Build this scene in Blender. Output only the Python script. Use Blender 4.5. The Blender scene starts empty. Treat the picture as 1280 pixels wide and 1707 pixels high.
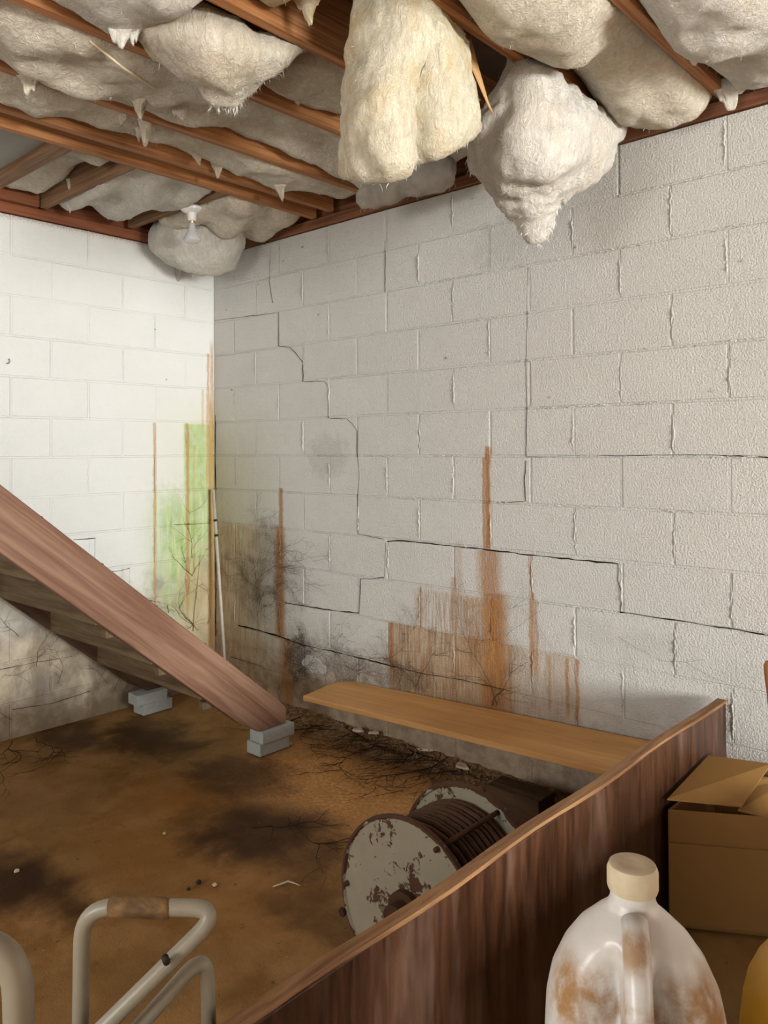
import bpy, bmesh, math, random
from mathutils import Vector, Matrix, noise as mn

random.seed(7)
S = bpy.context.scene
COL = S.collection

# ------------------------------------------------------------------ camera
FPX = 1318.41
YAW, PIT, ROL = -0.734, 0.0146, -0.005
CAM = Vector((4.0166, -2.8988, 1.4207))
PPX, PPY = 640.0, 853.5 - 123.16          # principal point in the 1280 x 1707 frame
_fw = Vector((math.sin(YAW) * math.cos(PIT), math.cos(YAW) * math.cos(PIT), math.sin(PIT)))
_r0 = Vector((math.cos(YAW), -math.sin(YAW), 0.0))
_u0 = _r0.cross(_fw)
_r = _r0 * math.cos(ROL) + _u0 * math.sin(ROL)
_u = _u0 * math.cos(ROL) - _r0 * math.sin(ROL)
cd = bpy.data.cameras.new('camera')
cam = bpy.data.objects.new('camera', cd)
COL.objects.link(cam)
cd.sensor_fit = 'HORIZONTAL'
cd.sensor_width = 36.0
cd.lens = 36.0 * FPX / 1280.0
cd.shift_x = 0.0
cd.shift_y = -123.16 / 1280.0
cd.clip_start = 0.05
cam.matrix_world = Matrix(((_r.x, _u.x, -_fw.x, CAM.x), (_r.y, _u.y, -_fw.y, CAM.y), (_r.z, _u.z, -_fw.z, CAM.z), (0, 0, 0, 1)))
S.camera = cam

# ------------------------------------------------------------------ world, light, exposure
w = bpy.data.worlds.new('world')
S.world = w
w.use_nodes = True
bg = w.node_tree.nodes['Background']
bg.inputs[0].default_value = (0.72, 0.86, 1.0, 1)
bg.inputs[1].default_value = 1.0
w.cycles.sampling_method = 'NONE'


def area(name, loc, target, sx, sy, power, col):
    l = bpy.data.lights.new(name, 'AREA')
    l.shape = 'RECTANGLE'
    l.size, l.size_y = sx, sy
    l.energy = power
    l.color = col
    o = bpy.data.objects.new(name, l)
    COL.objects.link(o)
    o.location = loc
    o.rotation_euler = (Vector(target) - Vector(loc)).to_track_quat('-Z', 'Y').to_euler()
    return o


# daylight entering through the wide doorway at the right-hand end of the basement
area('doorway_daylight', (10.43, -2.25, 1.5), (0.0, -1.2, -3.6), 2.4, 1.6, 1080, (0.985, 1.0, 0.965))
# daylight from the high window in the wall behind the photographer
area('window_daylight', (2.6, -5.42, 1.75), (2.2, -1.5, -0.6), 1.6, 0.8, 72, (0.99, 0.99, 0.97))
S.view_settings.view_transform = 'Standard'
S.view_settings.look = 'None'
S.view_settings.gamma = 1.0
S.view_settings.use_curve_mapping = False
S.view_settings.exposure = 0.0
S.cycles.use_adaptive_sampling = True
S.cycles.adaptive_threshold = 0.07
S.cycles.adaptive_min_samples = 20
S.cycles.max_bounces = 6
S.cycles.diffuse_bounces = 3
S.cycles.glossy_bounces = 2
S.cycles.transmission_bounces = 4
S.cycles.caustics_reflective = False
S.cycles.caustics_refractive = False


# ------------------------------------------------------------------ measuring helpers (photo pixel -> point in the room)
def _d(px, py):
    return _fw * FPX + _r * (px - PPX) - _u * (py - PPY)


def onx(px, py, X):
    d = _d(px, py)
    return CAM + d * ((X - CAM.x) / d.x)


def ony(px, py, Y=0.0):
    d = _d(px, py)
    return CAM + d * ((Y - CAM.y) / d.y)


def onz(px, py, Z=0.0):
    d = _d(px, py)
    return CAM + d * ((Z - CAM.z) / d.z)


def at(px, py, dist):
    return CAM + _d(px, py) / FPX * dist


def wr(px, py):
    p = ony(px, py, 0.0)
    return p.x, p.z


def wl(px, py):
    p = onx(px, py, 0.0)
    return -p.y, p.z


# ------------------------------------------------------------------ object helpers
def mesh_obj(name, verts, faces, mat, parent=None, smooth=False):
    me = bpy.data.meshes.new(name)
    me.from_pydata([tuple(v) for v in verts], [], faces)
    me.update()
    if mat:
        me.materials.append(mat)
    if smooth:
        for p in me.polygons:
            p.use_smooth = True
    o = bpy.data.objects.new(name, me)
    COL.objects.link(o)
    if parent:
        o.parent = parent
    return o


def fix_normals(o):
    bm = bmesh.new()
    bm.from_mesh(o.data)
    bmesh.ops.recalc_face_normals(bm, faces=bm.faces)
    bm.to_mesh(o.data)
    bm.free()
    return o


def empty(name, loc=(0, 0, 0)):
    o = bpy.data.objects.new(name, None)
    COL.objects.link(o)
    o.location = loc
    o.empty_display_size = 0.05
    return o


def tag(o, label, cat, group=None):
    o['label'] = label
    o['category'] = cat
    if group:
        o['group'] = group
    return o


def struct(o):
    o['kind'] = 'structure'
    return o


def stuff(o):
    o['kind'] = 'stuff'
    return o


def box_vf(x0, x1, y0, y1, z0, z1):
    v = [(x0, y0, z0), (x1, y0, z0), (x1, y1, z0), (x0, y1, z0), (x0, y0, z1), (x1, y0, z1), (x1, y1, z1), (x0, y1, z1)]
    f = [(0, 3, 2, 1), (4, 5, 6, 7), (0, 1, 5, 4), (1, 2, 6, 5), (2, 3, 7, 6), (3, 0, 4, 7)]
    return v, f


def box(name, x0, x1, y0, y1, z0, z1, mat, parent=None, bevel=0.0, seg=2):
    v, f = box_vf(x0, x1, y0, y1, z0, z1)
    o = mesh_obj(name, v, f, mat, parent)
    if bevel:
        do_bevel(o, bevel, seg)
    return o


def do_bevel(o, width, seg=2):
    bm = bmesh.new()
    bm.from_mesh(o.data)
    bmesh.ops.bevel(bm, geom=list(bm.edges), offset=width, segments=seg, affect='EDGES', profile=0.6)
    bm.to_mesh(o.data)
    bm.free()


def prism(name, poly, axis, a0, a1, mat, parent=None, bevel=0.0):
    """poly: list of 2d points; axis 'x': points are (y, z); 'y': (x, z); 'z': (x, y)."""
    def P(p, a):
        return {'x': (a, p[0], p[1]), 'y': (p[0], a, p[1]), 'z': (p[0], p[1], a)}[axis]
    n = len(poly)
    v = [P(p, a0) for p in poly] + [P(p, a1) for p in poly]
    f = [tuple(range(n)), tuple(range(n, 2 * n))] + [(i, (i + 1) % n, n + (i + 1) % n, n + i) for i in range(n)]
    o = fix_normals(mesh_obj(name, v, f, mat, parent))
    if bevel:
        do_bevel(o, bevel)
    return o


def frame_of(t):
    t = t.normalized()
    a = Vector((0, 0, 1)) if abs(t.z) < 0.9 else Vector((1, 0, 0))
    s = t.cross(a).normalized()
    return s, s.cross(t).normalized()


def tube_vf(pts, rad, n=12, V=None, F=None, caps=True):
    V = [] if V is None else V
    F = [] if F is None else F
    pts = [Vector(p) for p in pts]
    base = len(V)
    s = None
    for i, p in enumerate(pts):
        t = (pts[min(i + 1, len(pts) - 1)] - pts[max(i - 1, 0)])
        if t.length < 1e-9:
            t = Vector((0, 0, 1))
        if s is None:
            s, q = frame_of(t)
        else:
            t = t.normalized()
            s = (s - t * s.dot(t)).normalized()
            q = s.cross(t)
        r = rad[i] if isinstance(rad, (list, tuple)) else rad
        for k in range(n):
            a = 2 * math.pi * k / n
            V.append(p + s * (r * math.cos(a)) + q * (r * math.sin(a)))
    for i in range(len(pts) - 1):
        for k in range(n):
            a = base + i * n + k
            b = base + i * n + (k + 1) % n
            F.append((a, b, b + n, a + n))
    if caps:
        F.append(tuple(base + k for k in range(n))[::-1])
        F.append(tuple(base + (len(pts) - 1) * n + k for k in range(n)))
    return V, F


def tube(name, pts, rad, mat, parent=None, n=12):
    V, F = tube_vf(pts, rad, n)
    return fix_normals(mesh_obj(name, V, F, mat, parent, True))


def round_path(pts, r, seg=8):
    """polyline with rounded corners"""
    pts = [Vector(p) for p in pts]
    out = [pts[0]]
    for i in range(1, len(pts) - 1):
        a, b, c_ = pts[i - 1], pts[i], pts[i + 1]
        ra = min(r, (a - b).length * 0.48, (c_ - b).length * 0.48)
        p0 = b + (a - b).normalized() * ra
        p1 = b + (c_ - b).normalized() * ra
        for k in range(seg + 1):
            t = k / seg
            out.append(p0 * (1 - t) ** 2 + b * 2 * t * (1 - t) + p1 * t * t)
    out.append(pts[-1])
    return out


def lathe(name, prof, mat, parent=None, n=32, loc=(0, 0, 0), axis='z', cap=True):
    V, F = [], []
    for r, z in prof:
        for k in range(n):
            a = 2 * math.pi * k / n
            p = (r * math.cos(a), r * math.sin(a), z)
            if axis == 'y':
                p = (p[0], p[2], p[1])
            if axis == 'x':
                p = (p[2], p[0], p[1])
            V.append((p[0] + loc[0], p[1] + loc[1], p[2] + loc[2]))
    for i in range(len(prof) - 1):
        for k in range(n):
            a = i * n + k
            b = i * n + (k + 1) % n
            F.append((a, b, b + n, a + n))
    if cap:
        F.append(tuple(range(n))[::-1])
        F.append(tuple((len(prof) - 1) * n + k for k in range(n)))
    o = fix_normals(mesh_obj(name, V, F, mat, parent, True))
    auto_smooth(o, 40)
    return o


def auto_smooth(o, deg):
    bm = bmesh.new()
    bm.from_mesh(o.data)
    for e in bm.edges:
        if len(e.link_faces) == 2 and e.calc_face_angle(0.0) > math.radians(deg):
            e.smooth = False
    bm.to_mesh(o.data)
    bm.free()


def copy_tree(o, parent=None):
    c_ = o.copy()
    COL.objects.link(c_)
    c_.parent = parent
    for ch in list(o.children):
        copy_tree(ch, c_)
    return c_


# ------------------------------------------------------------------ shader helpers
class G:
    def __init__(self, name, rough=0.8, spec=0.3):
        self.m = bpy.data.materials.new(name)
        self.m.use_nodes = True
        self.t = self.m.node_tree
        self.b = self.t.nodes['Principled BSDF']
        self.b.inputs['Roughness'].default_value = rough
        self.b.inputs['Specular IOR Level'].default_value = spec
        self._pos = None
        self._obj = None

    def n(self, kind, **kw):
        nd = self.t.nodes.new(kind)
        for k, v in kw.items():
            setattr(nd, k, v)
        return nd

    def put(self, sock, v):
        if isinstance(v, bpy.types.NodeSocket):
            self.t.links.new(v, sock)
        elif isinstance(v, (tuple, list)) and len(v) == 3 and sock.type == 'RGBA':
            sock.default_value = (*v, 1)
        else:
            sock.default_value = v

    def pos(self):
        if not self._pos:
            self._pos = self.n('ShaderNodeNewGeometry').outputs['Position']
        return self._pos

    def obj(self):
        if not self._obj:
            self._obj = self.n('ShaderNodeTexCoord').outputs['Object']
        return self._obj

    def xyz(self, v):
        s = self.n('ShaderNodeSeparateXYZ')
        self.put(s.inputs[0], v)
        return s.outputs

    def comb(self, x, y, z):
        s = self.n('ShaderNodeCombineXYZ')
        for i, q in enumerate((x, y, z)):
            self.put(s.inputs[i], q)
        return s.outputs[0]

    def math(self, op, a, b=0.0, c_=None, clamp=False):
        s = self.n('ShaderNodeMath', operation=op)
        s.use_clamp = clamp
        self.put(s.inputs[0], a)
        self.put(s.inputs[1], b)
        if c_ is not None:
            self.put(s.inputs[2], c_)
        return s.outputs[0]

    def mul(self, a, b):
        return self.math('MULTIPLY', a, b)

    def add(self, a, b):
        return self.math('ADD', a, b)

    def sub(self, a, b):
        return self.math('SUBTRACT', a, b)

    def mx(self, a, b):
        return self.math('MAXIMUM', a, b)

    def scale(self, vec, s3):
        s = self.n('ShaderNodeVectorMath', operation='MULTIPLY')
        self.put(s.inputs[0], vec)
        s.inputs[1].default_value = s3
        return s.outputs[0]

    def noise(self, vec, scale, detail=3, rough=0.55, dist=0.0):
        s = self.n('ShaderNodeTexNoise')
        self.put(s.inputs['Vector'], vec)
        s.inputs['Scale'].default_value = scale
        s.inputs['Detail'].default_value = detail
        s.inputs['Roughness'].default_value = rough
        s.inputs['Distortion'].default_value = dist
        return s.outputs[0]

    def voronoi(self, vec, scale):
        s = self.n('ShaderNodeTexVoronoi')
        self.put(s.inputs['Vector'], vec)
        s.inputs['Scale'].default_value = scale
        return s.outputs[0]

    def sm(self, x, a, b, lo=0.0, hi=1.0):
        """smoothstep x from a to b"""
        s = self.n('ShaderNodeMapRange', interpolation_type='SMOOTHSTEP')
        self.put(s.inputs[0], x)
        if a <= b:
            s.inputs[1].default_value, s.inputs[2].default_value = a, b
            s.inputs[3].default_value, s.inputs[4].default_value = lo, hi
        else:
            s.inputs[1].default_value, s.inputs[2].default_value = b, a
            s.inputs[3].default_value, s.inputs[4].default_value = hi, lo
        return s.outputs[0]

    def ramp(self, x, stops):
        s = self.n('ShaderNodeValToRGB')
        self.put(s.inputs[0], x)
        e = s.color_ramp.elements
        while len(e) < len(stops):
            e.new(0.5)
        for el, (p, c_) in zip(e, stops):
            el.position = p
            el.color = (*c_, 1) if isinstance(c_, tuple) else (c_, c_, c_, 1)
        return s.outputs[0]

    def curve1(self, x, lo, hi, pts):
        """piecewise-linear function of x through pts [(x, value 0..1)]"""
        s = self.n('ShaderNodeMapRange')
        self.put(s.inputs[0], x)
        s.inputs[1].default_value, s.inputs[2].default_value = lo, hi
        return self.ramp(s.outputs[0], [((p - lo) / (hi - lo), float(v)) for p, v in pts])

    def mix(self, fac, a, b, mode='MIX'):
        s = self.n('ShaderNodeMix', data_type='RGBA', blend_type=mode)
        self.put(s.inputs[0], fac)
        self.put(s.inputs[6], a)
        self.put(s.inputs[7], b)
        return s.outputs[2]

    def bump(self, h, dist=0.002, strength=1.0, normal=None):
        s = self.n('ShaderNodeBump')
        s.inputs['Strength'].default_value = strength
        s.inputs['Distance'].default_value = dist
        self.put(s.inputs['Height'], h)
        if normal:
            self.put(s.inputs['Normal'], normal)
        return s.outputs[0]

    def out(self, col=None, rough=None, normal=None):
        if col is not None:
            self.put(self.b.inputs['Base Color'], col)
        if rough is not None:
            self.put(self.b.inputs['Roughness'], rough)
        if normal is not None:
            self.put(self.b.inputs['Normal'], normal)
        return self.m

    def rnd(self):
        return self.n('ShaderNodeObjectInfo').outputs['Random']


def plain(name, col, rough=0.7, spec=0.3, var=0.12, scale=30, bump=0.0008):
    g = G(name, rough, spec)
    nz = g.noise(g.pos(), scale, 4)
    c_ = g.mix(nz, tuple(x * (1 - var) for x in col), tuple(min(1, x * (1 + var)) for x in col))
    return g.out(c_, None, g.bump(nz, bump))


def wood(name, light, dark, axis, grain=55, stretch=0.045, rough=0.75, dirt=0.3, dirtcol=(0.03, 0.016, 0.008), knots=True, objspace=True, bumpd=0.0012):
    g = G(name, rough, 0.25)
    v = g.obj() if objspace else g.pos()
    s3 = [1.0, 1.0, 1.0]
    s3['xyz'.index(axis)] = stretch
    sv = g.scale(v, s3)
    n1 = g.noise(sv, grain, 5, 0.6, 0.6)
    n2 = g.noise(sv, grain * 3.2, 3, 0.5)
    big = g.noise(g.scale(v, [x if x != stretch else 0.3 for x in s3]), 5, 3)
    col = g.mix(g.sm(n1, 0.32, 0.68), dark, light)
    col = g.mix(g.mul(g.sm(n2, 0.5, 0.75), 0.45), col, dark)
    if knots:
        s3k = list(s3)
        s3k['xyz'.index(axis)] = 0.35
        k = g.voronoi(g.scale(v, s3k), 4.2)
        col = g.mix(g.mul(g.sm(k, 0.12, 0.03), 0.75), col, tuple(x * 0.35 for x in dark))
    col = g.mix(g.mul(g.sm(big, 0.48, 0.75), dirt), col, dirtcol)
    rv = g.rnd()
    col = g.mix(g.mul(rv, 0.18), col, tuple(x * 0.6 for x in dark))
    return g.out(col, None, g.bump(g.add(n1, g.mul(n2, 0.5)), bumpd))


# ------------------------------------------------------------------ wall paint with its stains
RUST = (0.34, 0.115, 0.022)
RUST_D = (0.13, 0.045, 0.012)


def wall_base(name):
    g = G(name, 0.62, 0.28)
    p = g.pos()
    x, y, z = g.xyz(p)
    fine = g.noise(p, 330, 2, 0.6)
    mid = g.noise(p, 130, 3, 0.55)
    low = g.noise(p, 5, 4, 0.55)
    blot = g.noise(p, 16, 4, 0.6)
    return g, p, x, y, z, fine, mid, low, blot


def band(g, v, top, bot, soft_t=0.012, soft_b=0.06):
    return g.mul(g.sm(v, top, top - soft_t), g.sm(v, bot - soft_b, bot))


def streak(g, u, v, u0, wid, top, bot, wob, amp=1.0, soft_b=0.08, grow=0.0, soft_t=0.012):
    """vertical run of stain centred on u0, half-width wid, between heights top and bot"""
    du = g.math('ABSOLUTE', g.sub(g.add(u, wob), u0))
    m = g.sm(du, wid, wid * 0.25)
    return g.mul(g.mul(m, band(g, v, top, bot, soft_t, soft_b)), amp)


def maxall(g, ms):
    r = ms[0]
    for m in ms[1:]:
        r = g.mx(r, m)
    return r


def mat_wall_right():
    g, p, x, y, z, fine, mid, low, blot = wall_base('painted_block_right')
    u, v = x, z
    drip = g.noise(g.comb(g.mul(x, 1.0), 0.0, g.mul(z, 0.07)), 95, 4, 0.6)     # fine vertical runs
    drip2 = g.noise(g.comb(x, 0.0, g.mul(z, 0.12)), 34, 3, 0.55)
    wob = g.mul(g.sub(g.noise(g.comb(x, 0.0, g.mul(z, 0.6)), 22, 5, 0.65), 0.5), 0.036)
    base = g.mix(low, (0.64, 0.615, 0.57), (0.73, 0.71, 0.67))
    base = g.mix(g.mul(g.rnd(), 0.16), base, (0.60, 0.58, 0.55))
    # faint yellowish tint towards the damp corner, greenish just beside it
    uc, _ = wr(470, 760)
    tint = g.mul(g.sm(u, uc + 0.12, 0.02), g.sm(v, 1.62, 1.1))
    base = g.mix(g.mul(tint, 0.55), base, (0.55, 0.50, 0.33))
    # rusty runs
    def S_(px, wpx, t, b, amp, **k):
        u0, vt = wr(px, t)
        _, vb = wr(px, b)
        u1, _ = wr(px + wpx, t)
        return streak(g, u, v, u0, (u1 - u0), vt, vb, wob, amp, **k)
    ms = [S_(812, 7, 742, 912, 0.95, soft_b=0.02), S_(806, 4, 760, 912, 0.8, soft_b=0.02),
          S_(815, 28, 914, 985, 0.8, soft_b=0.03), S_(822, 34, 975, 1190, 0.92, soft_b=0.10, soft_t=0.05),
          S_(824, 16, 985, 1110, 1.0, soft_t=0.06), S_(800, 50, 990, 1110, 0.5, soft_t=0.05),
          S_(468, 5, 812, 1060, 0.85), S_(466, 13, 872, 1062, 0.9, soft_b=0.02, soft_t=0.05), S_(478, 18, 1062, 1165, 0.75),
          S_(886, 7, 985, 1105, 0.75), S_(884, 4, 922, 990, 0.55), S_(893, 5, 1000, 1110, 0.6),
          S_(945, 5, 1094, 1175, 0.7), S_(961, 5, 1097, 1185, 0.75), S_(915, 5, 1090, 1170, 0.5),
          S_(652, 5, 1036, 1112, 0.9, soft_b=0.02), S_(765, 8, 900, 1040, 0.25), S_(757, 8, 960, 1045, 0.5), S_(700, 5, 975, 1040, 0.4)]
    rust = maxall(g, ms)
    rust = g.mul(rust, g.sm(g.add(drip, g.mul(mid, 0.3)), 0.28, 0.66, 0.15, 1.0))
    # broad stained blocks with drips, hard upper edge on the mortar joint
    zk4, zk5, zk3 = 1.39 - 4 * 0.2032, 1.39 - 5 * 0.2032, 1.39 - 3 * 0.2032
    ua, _ = wr(648, 1080)
    ub, _ = wr(835, 1080)
    uc2, _ = wr(965, 1130)
    ud, _ = wr(690, 1000)
    amp1 = g.curve1(u, 0.0, 4.0, [(ua - 0.01, 0.0), (ua + 0.005, 0.95), (ub - 0.1, 0.95), (ub + 0.05, 0.95), (ub + 0.09, 0.5), (uc2 - 0.02, 0.48), (uc2 + 0.02, 0.0)])
    m1 = g.mul(amp1, band(g, v, zk4 + 0.005, zk5 - 0.16, 0.008, 0.08))
    m1 = g.mul(m1, g.sm(drip, 0.36, 0.6, 0.55, 1.0))
    amp2 = g.curve1(u, 0.0, 4.0, [(ud - 0.02, 0.0), (ud + 0.02, 0.45), (ub - 0.24, 0.75), (ub, 0.8), (ub + 0.04, 0.12), (ub + 0.3, 0.0)])
    m2 = g.mul(amp2, band(g, v, zk3 - 0.01, zk4 - 0.02, 0.02, 0.02))
    m2 = g.mul(m2, g.sm(drip, 0.40, 0.62, 0.1, 1.0))
    broad = g.mx(m1, m2)
    # brown wash along the foot of the wall
    foot = g.mul(g.sm(g.add(v, g.mul(g.sub(blot, 0.5), 0.24)), 0.50, 0.10), g.sm(u, 3.3, 2.8, 0.2, 1.0))
    footc = g.mix(g.sm(blot, 0.3, 0.7), (0.30, 0.17, 0.08), (0.58, 0.42, 0.27))
    # damp corner
    zc = 1.39 - 2 * 0.2032
    ue, _ = wr(398, 980)
    uf, _ = wr(480, 980)
    corner = g.mul(g.sm(u, uf + 0.05, ue - 0.02), g.sm(g.add(v, g.mul(wob, 3.0)), zc + 0.03, zc - 0.03, 0.18, 1.0))
    corner = g.mul(corner, g.sm(v, 1.75, 1.3))
    corner = g.mul(corner, g.sm(drip2, 0.32, 0.6, 0.55, 1.0))
    cornc = g.mix(g.sm(drip, 0.3, 0.7), (0.36, 0.20, 0.08), (0.60, 0.48, 0.29))
    # black mould, with shade painted behind the roots and hanging insulation
    def blob(px, py, rx, ry, amp):
        u0, v0 = wr(px, py)
        u1, _ = wr(px + rx, py)
        _, v1 = wr(px, py - ry)
        a = g.math('DIVIDE', g.sub(u, u0), u1 - u0)
        b_ = g.math('DIVIDE', g.sub(v, v0), v1 - v0)
        r2 = g.add(g.mul(a, a), g.mul(b_, b_))
        return g.mul(g.sm(g.add(r2, g.mul(g.sub(blot, 0.5), 3.2)), 1.25, 0.35), amp)
    mold_shade = maxall(g, [blob(497, 1095, 24, 42, 0.85), blob(436, 985, 50, 62, 0.3), blob(575, 1110, 45, 34, 0.5), blob(660, 1125, 60, 26, 0.5),
                      blob(545, 760, 36, 40, 0.22), blob(445, 905, 30, 40, 0.4), blob(1090, 1070, 60, 22, 0.12), blob(1235, 1140, 50, 45, 0.12), blob(990, 1055, 40, 26, 0.1),
                      blob(850, 400, 70, 50, 0.16)])
    mold_shade = g.mul(mold_shade, g.sm(mid, 0.34, 0.62, 0.25, 1.0))
    # scattered dark nicks in the paint
    nick = g.mul(g.sm(g.voronoi(g.comb(g.mul(u, 0.55), 0.0, v), 9.0), 0.075, 0.03), g.sm(v, 1.45, 1.8))
    col = g.mix(g.mul(corner, 0.9), base, cornc)
    col = g.mix(g.mul(foot, 0.8), col, footc)
    rc = g.mix(g.sm(drip, 0.35, 0.65), RUST, (0.48, 0.25, 0.085))
    col = g.mix(g.mul(broad, 0.95), col, g.mix(g.sm(drip2, 0.3, 0.7), (0.34, 0.17, 0.06), (0.50, 0.32, 0.15)))
    col = g.mix(rust, col, rc)
    col = g.mix(mold_shade, col, (0.045, 0.035, 0.03))
    col = g.mix(g.mul(nick, 0.7), col, (0.2, 0.18, 0.16))
    col = g.mix(g.mul(g.sm(blob(523, 1109, 20, 16, 1.0), 0.35, 0.6), 0.9), col, (0.80, 0.80, 0.78))
    # edges of the joints hold a little rust below the long crack
    h = g.add(g.mul(fine, 0.55), g.mul(mid, 0.9))
    return g.out(col, g.sm(fine, 0.2, 0.8, 0.38, 0.66), g.bump(h, 0.0088))


def mat_wall_left():
    g, p, x, y, z, fine, mid, low, blot = wall_base('painted_block_left')
    u = g.mul(y, -1.0)
    v = z
    drip = g.noise(g.comb(0.0, y, g.mul(z, 0.07)), 95, 4, 0.6)
    drip2 = g.noise(g.comb(0.0, y, g.mul(z, 0.14)), 30, 3, 0.55)
    wob = g.mul(g.sub(g.noise(g.comb(0.0, y, z), 20, 3), 0.5), 0.02)
    base = g.mix(low, (0.74, 0.745, 0.715), (0.80, 0.805, 0.785))
    base = g.mix(g.mul(g.rnd(), 0.07), base, (0.70, 0.68, 0.64))
    def U(px, py=800):
        return wl(px, py)[0]
    def V(py, px=310):
        return wl(px, py)[1]
    # green algae: narrow by the corner above, wider below
    au = g.curve1(u, 0.0, 1.0, [(0.005, 0.75), (U(318), 0.95), (U(309), 0.9), (U(304), 0.04), (U(255), 0.0)])
    a1 = g.mul(au, band(g, v, V(705), V(1060), 0.01, 0.1))
    bu = g.curve1(u, 0.0, 1.0, [(0.03, 0.7), (U(320), 1.0), (U(280), 0.9), (U(262), 0.55), (U(240), 0.12), (U(215), 0.0)])
    edge = g.add(v, g.mul(g.sub(blot, 0.5), 0.5))
    b1 = g.mul(bu, g.mul(g.sm(edge, V(790), V(860)), g.sm(v, V(1080), V(1000))))
    green = g.mul(g.mx(a1, b1), g.sm(g.add(g.mul(drip2, 0.6), g.mul(blot, 0.5)), 0.35, 0.62, 0.42, 1.0))
    gcol = g.mix(g.sm(drip2, 0.3, 0.7), (0.26, 0.44, 0.10), (0.58, 0.68, 0.34))
    yel = g.mul(g.curve1(u, 0.0, 1.0, [(0.0, 0.75), (U(338), 0.65), (U(315), 0.3), (U(295), 0.22), (U(235), 0.05), (U(200), 0.0)]), g.sm(g.add(v, wob), V(640), V(720), 0.0, 0.85))
    # pinkish-tan patch low down by the root
    tan = g.mul(g.curve1(u, 0.0, 1.0, [(0.0, 0.9), (U(330), 0.85), (U(305), 0.5), (U(285), 0.0)]), g.sm(edge, V(890), V(980)))
    # orange runs
    def S_(px, wpx, t, b, amp, **k):
        u0 = wl(px, (t + b) / 2)[0]
        u1 = wl(px - wpx, (t + b) / 2)[0]
        return streak(g, u, v, u0, u1 - u0, V(t, px), V(b, px), wob, amp, **k)
    rust = maxall(g, [S_(258, 4, 703, 1010, 0.75), S_(313, 4, 704, 1010, 0.85), S_(347, 3, 588, 760, 0.7), S_(352, 8, 640, 1100, 0.85, soft_t=0.15), S_(353, 4, 560, 900, 0.7, soft_t=0.1),
                      S_(338, 3, 648, 705, 0.4), S_(345, 3, 648, 800, 0.45), S_(324, 3, 740, 960, 0.35)])
    rust = g.mul(rust, g.sm(drip, 0.25, 0.6, 0.5, 1.0))
    # dirty lower courses under the stair
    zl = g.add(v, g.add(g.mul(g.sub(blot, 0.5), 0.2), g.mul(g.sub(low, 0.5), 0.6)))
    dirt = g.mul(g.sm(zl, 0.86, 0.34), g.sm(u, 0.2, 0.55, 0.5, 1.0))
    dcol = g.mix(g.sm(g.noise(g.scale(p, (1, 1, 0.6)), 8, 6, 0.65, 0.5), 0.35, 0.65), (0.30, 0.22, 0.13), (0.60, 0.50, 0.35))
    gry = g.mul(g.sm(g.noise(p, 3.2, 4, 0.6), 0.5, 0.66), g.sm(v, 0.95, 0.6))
    nick = g.mul(g.sm(g.voronoi(g.comb(0.0, g.mul(y, 0.5), v), 11.0), 0.05, 0.02), g.sm(v, 1.6, 1.8))
    topd = g.mul(g.sm(g.add(v, g.mul(g.sub(mid, 0.5), 0.09)), 2.575, 2.62), 0.8)
    col = g.mix(g.mul(yel, 0.8), base, (0.74, 0.68, 0.42))
    col = g.mix(green, col, gcol)
    col = g.mix(g.mul(tan, 0.75), col, (0.62, 0.42, 0.27))
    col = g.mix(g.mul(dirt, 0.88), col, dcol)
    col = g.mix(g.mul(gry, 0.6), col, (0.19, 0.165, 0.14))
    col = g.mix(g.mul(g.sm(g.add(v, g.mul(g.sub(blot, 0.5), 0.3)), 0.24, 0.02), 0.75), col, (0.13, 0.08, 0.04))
    col = g.mix(rust, col, g.mix(drip, (0.34, 0.15, 0.035), (0.62, 0.37, 0.13)))
    col = g.mix(g.mul(nick, 0.8), col, (0.12, 0.1, 0.08))
    col = g.mix(topd, col, (0.30, 0.17, 0.09))
    h = g.add(g.mul(fine, 0.5), g.mul(mid, 0.9))
    return g.out(col, g.sm(fine, 0.2, 0.8, 0.5, 0.72), g.bump(h, 0.0035))


M = {}
M['wall_r'] = mat_wall_right()
M['wall_l'] = mat_wall_left()
M['void'] = plain('void_shade', (0.016, 0.011, 0.008), 0.95, 0.05)  # near-black colour standing in for the shade inside open cracks
M['outer'] = plain('plain_painted_block', (0.72, 0.70, 0.66), 0.7, 0.25, 0.1, 8, 0.002)


# ------------------------------------------------------------------ block walls
BL, BH, JT, Z0 = 0.4064, 0.2032, 0.0085, 1.39


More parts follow.
